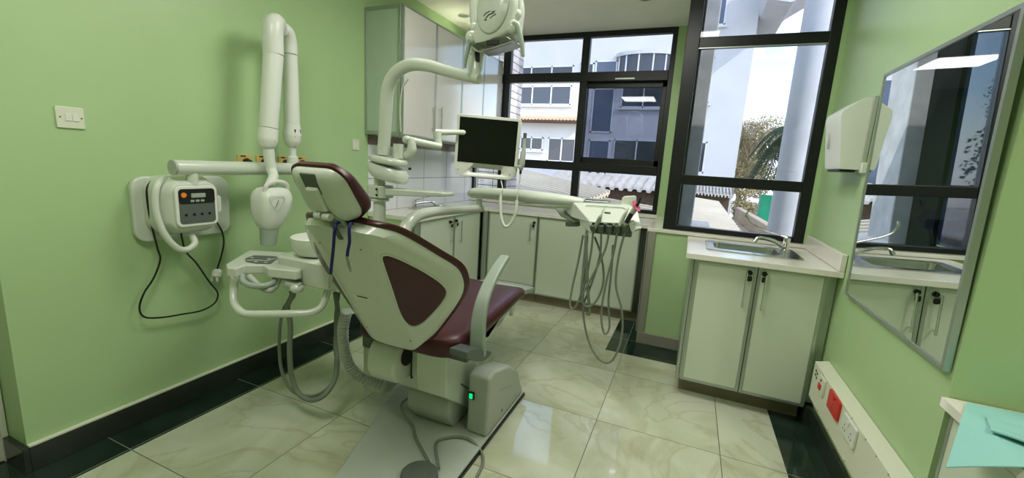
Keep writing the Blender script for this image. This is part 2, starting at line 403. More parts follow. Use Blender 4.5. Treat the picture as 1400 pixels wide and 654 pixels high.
def carcass(x0, x1, y0, y1, z0, z1, back):
    t_ = .018; mb = MB().box(x0, x1, y0, y1, z0, z0+t_)
    for k, b in (('x0', (x0, x0+t_, y0, y1)), ('x1', (x1-t_, x1, y0, y1)), ('y0', (x0+t_, x1-t_, y0, y0+t_)), ('y1', (x0+t_, x1-t_, y1-t_, y1))):
        if k in back: mb.box(*b, z0+t_, z1)
    return mb
# ---- wall cabinets on the left wall (two units of two doors)
UZ0, UZ1, UX = 1.475, 2.355, -.45
def wallcab(y0, y1, label, side):
    c = thing('wall_cabinet', (-.62, (y0+y1)/2, UZ0), label, 'cabinet', 'white wall cabinets over the tiled worktop')
    mb = MB().box(-.783, UX-.022, y0+.004, y0+.02, UZ0, UZ1).box(-.783, UX-.022, y1-.02, y1-.002, UZ0, UZ1).box(-.783, UX-.022, y0+.02, y1-.02, UZ0, UZ0+.018).box(-.783, UX-.022, y0+.02, y1-.02, UZ1-.018, UZ1).box(-.783, -.775, y0+.02, y1-.02, UZ0+.018, UZ1-.018)
    mb.build('body', M['cab'], c, bevel=.001)
    ym = (y0+y1)/2
    hs = .085
    door(c, 'y', y0, ym-.001, UZ0, UZ1, UX, 1, M['cabgl'], (ym-.045, UZ0+.165), None, .19)
    door(c, 'y', ym+.001, y1, UZ0, UZ1, UX, 1, M['cabgl'], (ym+.055, UZ0+.165), None, .19)
    if side:
        B(-.765, UX-.040, y0-.004, y0+.004, UZ0+.025, UZ1-.025).build('side_panel', M['cabside'], c)
        e = MB().box(-.783, -.765, y0-.008, y0+.004, UZ0, UZ1).box(UX-.040, UX-.020, y0-.008, y0+.004, UZ0, UZ1).box(-.765, UX-.04, y0-.008, y0+.004, UZ0, UZ0+.025).box(-.765, UX-.04, y0-.008, y0+.004, UZ1-.025, UZ1)
        e.build('side_edging', M['alu'], c, bevel=.001)
    return c
wallcab(1.672, 2.512, 'white glossy wall cabinet with a green-grey side panel facing the room, nearer of the two', True)
wallcab(2.514, 3.345, 'white glossy wall cabinet beside the window, behind the lamp arm', False)

# ---- base cabinets
CT = .882
t = thing('base_cabinet', (-.56, 2.25, 0), 'low two-door cabinet along the left wall under the tap, keys in its locks', 'cabinet', 'low cabinets under the white worktop')
carcass(-.783, -.365, 1.712, 2.80, .10, .850, ('x0', 'y0', 'y1')).build('body', M['cab'], t)
B(-.783, -.42, 1.72, 2.80, 0, .10).build('kickboard', M['kick'], t)
B(-.765, -.385, 1.700, 1.712, .10, .852).build('side_panel', M['wall'], t, label='green side panel')
door(t, 'y', 1.765, 2.280, .10, .850, -.345, 1, M['cab'], (2.213, .715), (2.20, .80), .20)
door(t, 'y', 2.284, 2.775, .10, .850, -.345, 1, M['cab'], (2.362, .70), (2.30, .80), .20)
B(-.365, -.345, 1.712, 1.763, .10, .850).build('filler_strip', M['alu'], t, bevel=.001)
t = thing('base_cabinet', (.0, 3.1, 0), 'low cream cabinet in the back corner under the window, one key lock and slim handle', 'cabinet', 'low cabinets under the white worktop')
MB().box(-.33, .243, 2.83, 3.37, .10, .852).build('body', M['cab'], t)
B(-.35, .243, 2.862, 3.3, 0, .10).build('kickboard', M['kick'], t)
MB().tube([(-.305, 2.815, .10), (-.305, 2.815, .85)], .032, 18, smooth=False).build('corner_post', M['alu'], t, label='rounded grey corner post')
door(t, 'x', -.268, .241, .10, .850, 2.81, -1, M['cab'], (.180, .70), (.205, .79), .17)
t = thing('base_cabinet', (.72, 3.1, 0), 'wide plain low cabinet under the window, half hidden by hanging hoses', 'cabinet', 'low cabinets under the white worktop')
MB().box(.247, 1.240, 2.83, 3.37, .10, .852).build('body', M['cab'], t)
B(.247, 1.245, 2.862, 3.3, 0, .10).build('kickboard', M['kick'], t)
door(t, 'x', .247, .705, .10, .850, 2.81, -1, M['cab'])
door(t, 'x', .709, 1.165, .10, .850, 2.81, -1, M['cab'])
B(1.167, 1.235, 2.812, 2.83, .10, .850).build('filler_strip', M['skirt'], t, bevel=.001, label='end strip coloured dark for the shaded gap beside the pier')  # dark colour stands in for the shade in the gap at the cabinet end
# L-shaped worktop
w = MB()
for b_ in ((-.783, -.325, 1.695, 2.13), (-.783, -.69, 2.13, 2.57), (-.49, -.325, 2.13, 2.57), (-.783, -.325, 2.57, 3.338), (-.325, 1.248, 2.785, 3.338)): w.box(*b_, .852, .882)
w = w.build('worktop', M['worktop'], smooth=False)
tag(w, 'long white L-shaped worktop in the corner under the window', 'worktop')
# small sink + tap on left worktop
t = thing('basin', (-.58, 2.35, CT), 'small steel basin let into the corner worktop behind the chair', 'sink')
def basin(t, x0, x1, y0, y1, z, rim=.028, dep=.14, bowl=None):
    cx, cy = (x0+x1)/2, (y0+y1)/2
    o = rrect(x1-x0, y1-y0, .03, 5, cx, cy)
    bx = bowl or (x0+rim, x1-rim, y0+rim, y1-rim)
    i = rrect(bx[1]-bx[0], bx[3]-bx[2], .045, 5, (bx[0]+bx[1])/2, (bx[2]+bx[3])/2)
    rg = lambda p, zz, s=1: [V(((q[0]-(bx[0]+bx[1])/2)*s+(bx[0]+bx[1])/2, (q[1]-(bx[2]+bx[3])/2)*s+(bx[2]+bx[3])/2, zz)) for q in p]
    mb = MB(); mb.loft([[V((q[0], q[1], z)) for q in o], [V((q[0], q[1], z+.006)) for q in o], rg(i, z+.006), rg(i, z-.01, .98), rg(i, z-dep+.02, .90), rg(i, z-dep, .8), rg(i, z-dep, .02)], cap=False)
    mb.build('bowl', M['steel'], t, recalc=False, ang=50)
    MB().lathe([(0, 0), (.022, 0), (.024, .003), (0, .004)], ((bx[0]+bx[1])/2, (bx[2]+bx[3])/2, z-dep+.001)).build('drain', M['chrome'], t)
basin(t, -.72, -.46, 2.10, 2.60, CT+.0005, rim=.034)
t = thing('basin_tap', (-.748, 2.28, CT), 'chrome elbow-lever tap on the corner worktop against the white tiles', 'tap')
MB().lathe([(.024, 0), (.024, .01), (.016, .02), (.016, .06), (0, .065)], (-.748, 2.26, CT)).build('body', M['chrome'], t)
MB().tube([(-.748, 2.26, CT+.035), (-.68, 2.30, CT+.05), (-.61, 2.34, CT+.055), (-.59, 2.352, CT+.03)], [.013, .011, .010, .011], 14).build('spout', M['chrome'], t)
MB().tube([(-.748, 2.26, CT+.065), (-.70, 2.33, CT+.085), (-.66, 2.42, CT+.11)], [.010, .006, .010], 10, flat=.5).build('lever', M['chrome'], t)

# ---- sink cabinet at the pier
t = thing('sink_cabinet', (1.91, 2.05, 0), 'cream two-door cabinet under the steel sink, keys in both locks', 'cabinet')
carcass(1.60, 2.235, 1.722, 2.395, .105, .852, ('x0', 'x1', 'y1')).build('body', M['cab'], t)
B(1.592, 2.225, 1.783, 2.38, 0, .105).build('kickboard', M['kick'], t)
door(t, 'x', 1.592, 1.904, .105, .852, 1.70, -1, M['cab'], (1.852, .715), (1.868, .812), .20, edge=.016)
door(t, 'x', 1.908, 2.226, .105, .852, 1.70, -1, M['cab'], (1.945, .715), (1.938, .815), .20, edge=.016)
MB().box(1.566, 1.582, 1.715, 2.395, .10, .852).box(1.584, 1.598, 1.712, 2.395, .105, .852).build('side_panel', M['alu'], t, bevel=.001, label='aluminium edged side')
B(2.238, 2.276, 1.74, 2.395, .12, .852).build('filler_strip', M['alu'], t)
# worktop with a hole for the bowl : four strips joined in one mesh + upstand
bw = (1.675, 2.06, 1.905, 2.19)
mb = MB(); z0, z1 = .854, .884
X0, X1, Y0, Y1 = 1.535, 2.277, 1.66, 2.383
mb.loft([[V((X0, Y0, z0)), V((X1, Y0, z0)), V((X1, Y1, z0)), V((X0, Y1, z0))], [V((X0, Y0, z1)), V((X1, Y0, z1)), V((X1, Y1, z1)), V((X0, Y1, z1))],
         [V((bw[0], bw[2], z1)), V((bw[1], bw[2], z1)), V((bw[1], bw[3], z1)), V((bw[0], bw[3], z1))], [V((bw[0], bw[2], z0)), V((bw[1], bw[2], z0)), V((bw[1], bw[3], z0)), V((bw[0], bw[3], z0))],
         [V((X0, Y0, z0)), V((X1, Y0, z0)), V((X1, Y1, z0)), V((X0, Y1, z0))]], cap=False)
w = mb.build('worktop', M['worktop'], bevel=.002); tag(w, 'short white worktop around the steel sink under the right window', 'worktop')
u = MB().box(2.252, 2.2775, 1.66, 2.383, .885, .975).build('upstand', M['worktop'], w, bevel=.004)
t = thing('steel_sink', (1.9, 2.04, .885), 'stainless steel inset sink with drainer rim under the right window', 'sink')
basin(t, 1.645, 2.150, 1.862, 2.232, .8845, dep=.15, bowl=(1.69, 2.045, 1.92, 2.175))
t = thing('elbow_tap', (2.09, 2.10, .89), 'chrome mixer tap with a long elbow lever at the right window sink', 'tap')
MB().lathe([(.026, 0), (.026, .008), (.019, .014), (.019, .05), (.022, .055), (.020, .085), (0, .09)], (2.095, 2.13, .889)).build('body', M['chrome'], t)
MB().tube([(2.085, 2.13, .915), (2.02, 2.10, .950), (1.94, 2.08, .962), (1.915, 2.075, .935)], [.015, .012, .011, .013], 14).build('spout', M['chrome'], t)
MB().tube([(2.095, 2.13, .975), (2.06, 2.14, .985), (1.95, 2.18, 1.015), (1.89, 2.20, 1.045), (1.865, 2.21, 1.085), (1.872, 2.21, 1.11)], [.012, .006, .006, .006, .009, .006], 12).build('lever', M['chrome'], t)

# ================================================================== MIRROR, DISPENSER, TRUNKING
t = thing('wall_mirror', (2.27, 1.10, .80), 'large wall mirror in a slim aluminium frame reflecting window and sink', 'mirror')
ya, yb, zb, zt = .665, 1.545, .800, 1.812
tl = .022
def mp(y, z, d): return V((2.262-tl*(z-zb)/(zt-zb)-d, y, z))
fr = MB(); fw = .014
for (y0, y1, z0, z1) in ((ya, ya+fw, zb, zt), (yb-fw, yb, zb, zt), (ya+fw, yb-fw, zb, zb+fw), (ya+fw, yb-fw, zt-fw, zt)):
    fr.loft([[mp(y0, z0, .004), mp(y1, z0, .004), mp(y1, z1, .004), mp(y0, z1, .004)], [mp(y0, z0, -.016), mp(y1, z0, -.016), mp(y1, z1, -.016), mp(y0, z1, -.016)]])
fr.build('frame', M['alu'], t, bevel=.001)
MB().loft([[mp(ya+fw, zb+fw, 0), mp(yb-fw, zb+fw, 0), mp(yb-fw, zt-fw, 0), mp(ya+fw, zt-fw, 0)], [mp(ya+fw, zb+fw, -.01), mp(yb-fw, zb+fw, -.01), mp(yb-fw, zt-fw, -.01), mp(ya+fw, zt-fw, -.01)]]).build('mirror_glass', M['mirror'], t, smooth=False)

t = thing('paper_towel_dispenser', (2.2, 1.67, 1.37), 'white paper towel dispenser on the right wall beside the mirror', 'dispenser')
dz0, dz1 = 1.395, 1.735
prof = chaikin([(2.262, dz0), (2.262, dz1), (2.225, dz1), (2.140, dz1-.065), (2.178, dz0), (2.20, dz0)], 2, .08)
MB().prism(prof, (0, 1.685, 0), (1, 0, 0), (0, 0, 1), (0, .26, 0)).build('cover', M['plas_w'], t, bevel=.006, seg=3)
B(2.255, 2.279, 1.675, 1.955, 1.385, 1.745).build('back_plate', M['plas_gl'], t, bevel=.006)
B(2.185, 2.25, 1.71, 1.92, dz0-.012, dz0+.004).build('slot', M['black'], t, bevel=.004)
B(2.152, 2.160, 1.86, 1.875, 1.50, 1.60).build('viewing_slot', M['plas_gl'], t, bevel=.002)
B(2.258, 2.279, 1.655, 1.685, 1.38, 1.43).build('bracket', M['plas_w'], t, bevel=.003)

t = thing('cable_trunking', (2.25, 1.0, .2), 'ivory cable trunking with a sloping top along the foot of the right wall', 'trunking')
MB().prism([(2.220, .210), (2.220, .405), (2.279, .420), (2.279, .210)], (0, .655, 0), (1, 0, 0), (0, 0, 1), (0, .975, 0)).build('housing', M['sock'], t, bevel=.003)
for y in (.70, .80, .90, 1.05, 1.28, 1.45, 1.60):
    MB().cyl((2.2205, y, .222), (2.2185, y, .222), .004, 10).build('screw', M['alu'], t); MB().cyl((2.2205, y+.02, .400), (2.2185, y+.02, .400), .004, 10).build('screw', M['alu'], t)
lb = MB()
for (y, z) in ((1.585, .372), (1.560, .366), (1.585, .350), (1.562, .343)): lb.box(2.2185, 2.2205, y-.008, y+.008, z-.005, z+.005)
lb.build('label_marks', M['black'], t, label='small black printed marks')
def socket(y0, y1, z0, z1, label, mt, kind):
    t = thing('socket', (2.215, (y0+y1)/2, (z0+z1)/2), label, 'socket')
    p = MB().prism(rrect(y1-y0, z1-z0, .008, 4, (y0+y1)/2, (z0+z1)/2), (2.2195, 0, 0), (0, 1, 0), (0, 0, 1), (-.010, 0, 0)).build('plate', M[mt], t, bevel=.002)
    yc, zc = (y0+y1)/2, (z0+z1)/2
    if kind == 'switch':
        B(2.203, 2.2095, yc-.016, yc+.016, zc-.022, zc+.006).build('rocker', M['red'], t, bevel=.002, label='red rocker')
        B(2.2075, 2.2095, yc-.006, yc+.006, zc+.018, zc+.028).build('indicator', M['black'], t)
    else:
        for cy in ([yc] if kind == 'one' else [yc-.035, yc+.035]):
            mb = MB()
            for (dy, dz) in ((0, .012), (-.011, -.008), (.011, -.008)): mb.box(2.2085, 2.2105, cy+dy-.002, cy+dy+.002, zc+dz-.004-.01, zc+dz+.004-.01)
            mb.build('pin_holes', M['plas_d'], t)
        B(2.205, 2.2095, yc-.010, yc+.010, zc+.022, zc+.034).build('rocker', M[mt], t, bevel=.002)
    return t
socket(1.410, 1.500, .312, .395, 'small white switched outlet with a red rocker, far end of the trunking', 'sock', 'switch')
socket(1.185, 1.330, .312, .400, 'square red power socket on the ivory trunking', 'red', 'one')
socket(.985, 1.130, .312, .395, 'white double power socket, nearest on the trunking', 'plas_w', 'two')

# ---- desk unit with a drape, bottom right
t = thing('desk_cabinet', (2.8, .3, 0), 'low white cabinet with grey edges at the lower right corner, under the drape', 'cabinet')
MB().box(2.30, 2.86, -1.6, .628, .08, .70).build('body', M['cab'], t, bevel=.002)
B(2.34, 2.84, -1.58, .62, 0, .08).build('kickboard', M['kick'], t)
door(t, 'y', .155, .622, .085, .695, 2.282, -1, M['cab'], None, None)
door(t, 'y', -.32, .150, .085, .695, 2.282, -1, M['cab'], None, None)
w = MB().prism(chaikin([(2.262, .646), (2.90, .646), (2.90, -1.6), (2.262, -1.6), (2.262, .60)], 2, .01), (0, 0, .702), (1, 0, 0), (0, 1, 0), (0, 0, .028)).build('worktop', M['worktop'], bevel=.008, seg=3)
tag(w, 'white worktop with a rounded corner at the lower right, carrying the turquoise drape', 'worktop')
# drape: two folded sheets with a sag over the edge
def sheet(pts, nx, ny, th, wav):
    a, b, c, d = [V(p) for p in pts]; rows = []
    for j in range(ny+1):
        r = []
        for i in range(nx+1):
            u, v = i/nx, j/ny
            p = (a*(1-u)+b*u)*(1-v)+(d*(1-u)+c*u)*v
            p.z += wav*noise.noise(V((u*4, v*4, 3)))
            if p.x < 2.262: p.z -= (2.262-p.x)*.8
            r.append(p)
        rows.append(r)
    mb = MB(); n = nx+1
    for r in rows: mb.v += r
    for r in rows: mb.v += [p-V((0, 0, th)) for p in r]
    N = n*(ny+1)
    for j in range(ny):
        for i in range(nx):
            q = j*n+i; mb.f.append((q, q+1, q+n+1, q+n)); mb.f.append((N+q, N+q+n, N+q+n+1, N+q+1))
    for i in range(nx):
        mb.f.append((i, N+i, N+i+1, i+1)); q = ny*n+i; mb.f.append((q, q+1, N+q+1, N+q))
    for j in range(ny):
        q = j*n; mb.f.append((q, q+n, N+q+n, N+q)); q = j*n+nx; mb.f.append((q, N+q, N+q+n, q+n))
    return mb
t = thing('surgical_drape', (2.5, .45, .73), 'folded turquoise disposable drape lying on the lower right worktop', 'drape')
sheet([(2.165, .36, .742), (2.62, .08, .742), (2.68, .60, .742), (2.30, .61, .742)], 24, 16, .003, .006).build('lower_sheet', M['cloth'], t)
sheet([(2.262, .43, .753), (2.62, .20, .753), (2.66, .56, .755), (2.300, .53, .750)], 20, 14, .004, .008).build('upper_fold', M['cloth'], t)

# ================================================================== CEILING LIGHTS
DL = 9
def downlight(x, y, label, DL=DL):
    t = thing('downlight', (x, y, CZ), label, 'ceiling light', 'round recessed downlights')
    MB().lathe([(.036, -.001), (.052, -.001), (.052, -.006), (.046, -.008), (.036, -.004)], (x, y, CZ)).build('trim_ring', M['alu'], t)
    MB().lathe([(.0001, -.003), (.036, -.003), (.036, -.001), (.0001, -.001)], (x, y, CZ)).build('diffuser', M['glow_spot'], t)
    l = bpy.data.lights.new('downlight_lamp', 'SPOT'); l.energy = DL; l.color = (1, .93, .80); l.spot_size = R(125); l.spot_blend = .8; l.shadow_soft_size = .035
    lo = bpy.data.objects.new('lamp', l); COL.objects.link(lo); lo.parent = t; lo.location = (0, 0, -.012)
    return t
p = W(634, 21, z=CZ); downlight(p.x, p.y, 'round recessed downlight in the ceiling left of the hanging lamp head')
p = W(883, -3, z=CZ); downlight(p.x, p.y, 'round recessed downlight at the top edge, left of the tall window post')
downlight(2.75, -.45, 'unseen downlight added to brighten the nook over the desk with the drape', 45)  # added lamp out of view, brightens the nook wall
t = thing('ceiling_panel_light', (.45, -.42, CZ), 'square flat ceiling light panel over the head of the chair', 'ceiling light')
B(.15, .75, -.72, -.12, CZ-.012, CZ-.001).build('frame', M['plas_w'], t, bevel=.002)
B(.165, .735, -.705, -.135, CZ-.0135, CZ-.011).build('diffuser', M['lampglow'], t)
t = thing('ceiling_panel_light', (.95, 1.15, CZ), 'long flat light panel added out of frame above the chair seat to brighten the room', 'ceiling light')  # added unseen panel, lifts the room's brightness from above
B(.30, 1.60, .85, 1.45, CZ-.012, CZ-.001).build('frame', M['plas_w'], t, bevel=.002)
B(.315, 1.585, .865, 1.435, CZ-.0135, CZ-.011).build('diffuser', M['lampglow'], t)
# ================================================================== LEFT WALL ITEMS
def plate(x, y0, y1, z0, z1, th=.008, r=.006):
    return MB().prism(rrect(y1-y0, z1-z0, r, 4, (y0+y1)/2, (z0+z1)/2), (x, 0, 0), (0, 1, 0), (0, 0, 1), (th, 0, 0))
t = thing('light_switch', (-.78, .007, 1.40), 'white double light switch on the green wall, upper left', 'light switch')
plate(-.785, -.036, .050, 1.357, 1.440).build('plate', M['sock'], t, bevel=.003)
for yy in (-.010, .0125): plate(-.777, yy, yy+.019, 1.385, 1.413, .003, .002).build('rocker', M['plas_w'], t, bevel=.0015)
for yy in (-.024, .040): MB().cyl((-.778, yy, 1.399), (-.7762, yy, 1.399), .0032, 10).build('screw', M['plas_d'], t)
t = thing('blank_wall_plate', (-.78, 1.565, 1.39), 'small white blank wall plate near the tiled corner', 'wall plate')
plate(-.785, 1.535, 1.600, 1.350, 1.428).build('plate', M['sock'], t, bevel=.002)
for zz in (1.362, 1.416): MB().cyl((-.778, 1.568, zz), (-.7760, 1.568, zz), .003, 10).build('screw', M['plas_d'], t)
LB = ['yellow gas outlet plate behind the wall bar, leftmost of four', 'yellow gas outlet plate behind the wall bar, just left of the front jointed arm',
      'yellow gas outlet plate between the two jointed arms above the bar', 'yellow gas outlet plate with a large black knob by the headrest']
for i, yc in enumerate((.715, .825, .965, 1.085)):
    t = thing('gas_outlet', (-.78, yc, 1.262), LB[i], 'gas outlet', 'yellow gas outlets behind the x-ray bar')
    plate(-.785, yc-.040, yc+.040, 1.215, 1.284, .010, .004).build('plate', M['yellow'], t, bevel=.002)
    MB().lathe([(.022, 0), (.022, .010), (.016, .012), (.014, .035), (.010, .038), (0, .038)], (-.776, yc+.006, 1.243), (1, 0, 0)).build('knob', M['black'], t)
    plate(-.775, yc-.026, yc+.004, 1.272, 1.279, .001, .001).build('caption', M['black'], t)

# ================================================================== X-RAY UNIT
t = thing('dental_xray_unit', (-.77, .40, .87), 'white wall-mounted dental x-ray with jointed arm, control box and hanging head', 'x-ray machine')
MB().prism(rrect(.432, .300, .055, 8, .386, 1.018), (-.784, 0, 0), (0, 1, 0), (0, 0, 1), (.030, 0, 0)).build('back_plate', M['plas'], t, bevel=.008, seg=3)
rg = []
for (x, yc, w, h, zc, r) in ((-.755, .345, .27, .27, 1.040, .07), (-.70, .345, .275, .275, 1.040, .075), (-.64, .342, .245, .25, 1.040, .075), (-.605, .340, .205, .215, 1.042, .045), (-.600, .340, .19, .20, 1.043, .04)):
    rg.append([V((x, p[0], p[1])) for p in rrect(w, h, r, 8, yc, zc)])
MB().loft(rg).build('control_box', M['plas'], t)
bz = MB().prism(rrect(.182, .186, .026, 6, .340, 1.043), (-.601, 0, 0), (0, 1, 0), (0, 0, 1), (.014, 0, 0)).build('bezel', M['plas_w'], t, bevel=.004, seg=3)
MB().prism(rrect(.156, .160, .016, 5, .340, 1.043), (-.588, 0, 0), (0, 1, 0), (0, 0, 1), (.0025, 0, 0)).build('keypad', M['plas_d'], bz, label='dark grey keypad')
MB().prism(rrect(.156, .068, .014, 5, .340, 1.089), (-.5862, 0, 0), (0, 1, 0), (0, 0, 1), (.0018, 0, 0)).build('display', M['black'], bz, label='black display area')
MB().prism(rrect(.062, .020, .003, 3, .345, 1.093), (-.5846, 0, 0), (0, 1, 0), (0, 0, 1), (.001, 0, 0)).build('readout', M['plas_g'], bz)
MB().lathe([(.0115, 0), (.0115, .0015), (0, .0015)], (-.5846, .283, 1.096), (1, 0, 0)).build('sticker', M['orange'], bz, label='round orange sticker')
for i in range(4): MB().cyl((-.586, .288+i*.034, 1.005), (-.5835, .288+i*.034, 1.005), .0062, 12).build('key', M['black'], bz, label='small round black key')
for i in range(3): MB().prism(rrect(.016, .010, .002, 2, .318+i*.022, 1.068), (-.5846, 0, 0), (0, 1, 0), (0, 0, 1), (.0008, 0, 0)).build('key', M['plas_g'], bz, label='small flat key')
MB().prism(rrect(.030, .085, .012, 4, .492, 1.035), (-.72, 0, 0), (0, 1, 0), (0, 0, 1), (.045, 0, 0)).build('hand_switch', M['plas_w'], t, bevel=.004)
MB().cyl((-.62, .345, 1.14), (-.62, .345, 1.195), .024, 24).build('bar_pivot', M['plas'], t)
MB().tube([(-.62, .272, 1.217), (-.62, .94, 1.217)], .034, 32, smooth=False).build('bar', M['plas'], t, bevel=.003)
MB().lathe([(.030, 0), (.034, .002), (.034, .008), (0, .009)], (-.62, .272, 1.217), (0, -1, 0), 32).build('end_cap', M['plas_gl'], t, label='grey end cap')
# rear jointed arm (rises) and front jointed arm (comes down)
MB().lathe([(.030, 0), (.030, .05), (.020, .055), (.019, .10), (.028, .12)], (-.62, .890, 1.235)).build('arm_post', M['plas_w'], t)
MB().tube([(-.62, .892, 1.345), (-.62, .892, 1.37), (-.62, .893, 1.41), (-.62, .893, 1.47)], [.030, .044, .050, .043], 24).build('lower_knuckle', M['plas_w'], t)
MB().tube([(-.62, .893, 1.47), (-.62, .892, 1.84)], [.042, .040], 24, smooth=False).build('rear_arm', M['plas_w'], t, bevel=.002)
MB().tube([(-.62, .892, 1.843), (-.62, .890, 1.90), (-.61, .870, 1.945), (-.60, .835, 1.955), (-.59, .80, 1.93), (-.585, .79, 1.90)], [.041, .042, .040, .036, .028, .015], 24).build('rear_elbow', M['plas_w'], t)
MB().tube([(-.55, .735, 1.803), (-.55, .735, 1.90), (-.552, .742, 1.945), (-.56, .765, 1.965), (-.575, .80, 1.955), (-.585, .825, 1.93)], [.049, .050, .049, .045, .036, .022], 24).build('front_elbow', M['plas_w'], t)
MB().tube([(-.55, .735, 1.80), (-.55, .690, 1.43)], [.048, .045], 24, smooth=False).build('front_arm', M['plas_w'], t, bevel=.002)
MB().tube([(-.55, .690, 1.427), (-.55, .682, 1.37), (-.55, .680, 1.335), (-.55, .680, 1.315)], [.047, .049, .038, .018], 24).build('front_knuckle', M['plas_w'], t)
MB().box(-.585, -.575, .872, .915, 1.395, 1.44).build('cable_slot', M['black'], t, bevel=.003)
MB().tube([(-.55, .684, 1.33), (-.55, .690, 1.26), (-.545, .694, 1.215), (-.52, .684, 1.18), (-.505, .655, 1.15), (-.50, .640, 1.125)], [.028, .027, .026, .025, .024, .022], 18).build('head_neck', M['plas_w'], t)
hr = []
for (z, yc, w, d) in ((.912, .632, .075, .08), (.922, .632, .096, .10), (.96, .638, .135, .13), (1.02, .650, .172, .155), (1.075, .655, .180, .160), (1.105, .655, .160, .142), (1.122, .655, .125, .11), (1.130, .655, .07, .06)):
    hr.append([V((-.50+q[1], q[0], z)) for q in rrect(w, d, min(w, d)*.35, 6, yc, 0)])
hd = MB().loft(hr).build('xray_head', M['plas_w'], t)
MB().tube([(-.50, .632, .916), (-.50, .622, .825)], [.046, .037], 28, smooth=False).build('cone', M['plas_g'], hd, bevel=.003, label='grey aiming cone')
MB().tube([(-.47, .590, 1.100), (-.46, .600, 1.145), (-.46, .655, 1.160), (-.46, .710, 1.145), (-.47, .725, 1.100)], .011, 12).build('carry_handle', M['plas_w'], hd)
tri = chaikin([(.563, 1.088), (.672, 1.088), (.618, 1.000)], 3, .16)
ctr = (.62, 1.055)
MB().tube([V((-.4155, p[0], p[1])) for p in tri]+[V((-.4155, tri[0][0], tri[0][1]))], .0016, 6, smooth=False).build('emblem_ring', M['plas_gl'], hd, label='grey triangle outline')
MB().tube([(-.4155, .606, 1.03), (-.4150, .618, 1.050), (-.4150, .626, 1.070)], .0018, 6).build('emblem_mark', M['plas_d'], hd)
# white hand hose + black cords
MB().tube([(-.69, .285, 1.160), (-.66, .240, 1.160), (-.64, .205, 1.12), (-.635, .195, 1.03), (-.625, .212, .93), (-.62, .255, .855), (-.62, .300, .838), (-.62, .335, .862), (-.64, .335, .90)], .0145, 12).build('white_hose', M['plas'], t, label='thick white hose looped round the box')
x = -.745
MB().tube([(x+.03, .26, 1.165), (x+.03, .225, 1.145), (x+.035, .205, 1.10), (x+.03, .212, .98), (x+.01, .240, .84), (x, .252, .78), (x, .22, .70), (x, .175, .635), (x, .153, .57), (x, .170, .522), (x, .24, .498), (x, .33, .486), (x, .42, .478), (x, .485, .500), (x, .503, .55), (x, .465, .62), (x, .41, .73), (x, .365, .80), (x, .352, .87), (x, .35, .91)], .0042, 8).build('power_cord', M['cord'], t)
c = MB().tube([(x, .52, .935), (x, .545, .88), (x, .552, .82), (x, .535, .75), (x, .508, .68)], .0042, 8).build('plug_cord', M['cord'], t)
mb = MB().lathe([(.020, 0), (.024, .006), (.024, .030), (.014, .042), (0, .044)], (-.745, .500, .640), (0, .3, 1), 16)
for (dy, dx) in ((0, .014), (-.012, -.010), (.012, -.010)): mb.box(-.745+dx-.003, -.745+dx+.003, .496+dy-.004, .496+dy+.004, .618, .642)
mb.build('plug', M['plas_w'], c, label='white mains plug')

# ================================================================== DENTAL CHAIR
XC = .42
CH = thing('dental_chair', (XC, .75, 0), 'reclined dental chair with burgundy upholstery and cream shell, seen from behind', 'dental chair')
# base plate
bp = [(.763, -.02), (.763, 1.24), (.74, 1.27), (.13, 1.27), (.10, 1.22), (.10, .95), (.135, .82), (.22, .56), (.316, .25), (.38, .02), (.42, -.03), (.74, -.05)]
base = MB().prism(bp, (0, 0, .004), (1, 0, 0), (0, 1, 0), (0, 0, .020)).build('base_plate', M['base'], CH, bevel=.005, seg=3)
B(.7635, .771, -.02, 1.24, .001, .016).build('rubber_edge', M['black'], base, label='black rubber edge strip')
# pump housing with slanted front
def Px(px, py, x): q = W(px, py, x=x); return (q.y, q.z)
hp = [Px(664, 603, .755), Px(668.5, 522, .755), Px(676, 513, .755), Px(697, 506, .755), Px(708, 512, .755), Px(711.5, 544, .755)]
hp = [(hp[0][0], .024), (hp[1][0], hp[1][1]+.012), (hp[2][0], hp[2][1]+.018), (hp[3][0], hp[3][1]+.025), (hp[4][0], hp[4][1]+.022), (hp[5][0]+.03, .024)]
HOUS = hp
hs = MB().prism(hp, (.758, 0, 0), (0, 1, 0), (0, 0, 1), (-.112, 0, 0)).build('pump_housing', M['plas_gl'], CH, bevel=.016, seg=4)
MB().prism([(q[0], q[1]) for q in chaikin([(hp[1][0]+.13, .20), (hp[1][0]+.30, .145), (hp[1][0]+.30, .152), (hp[1][0]+.13, .212)], 1)], (.7585, 0, 0), (0, 1, 0), (0, 0, 1), (.0012, 0, 0)).build('name_plate', M['plas_g'], hs, label='grey slanted name strip')
sw = MB().box(.655, .685, .748, .757, .205, .243).build('power_switch', M['black'], hs, bevel=.002, label='black switch frame')
B(.661, .679, .744, .749, .211, .237).build('switch_light', M['green_led'], sw, bevel=.002, label='green lit rocker')
MB().cyl((.758, .93, .075), (.7595, .93, .075), .007, 14).build('screw_hole', M['black'], hs)
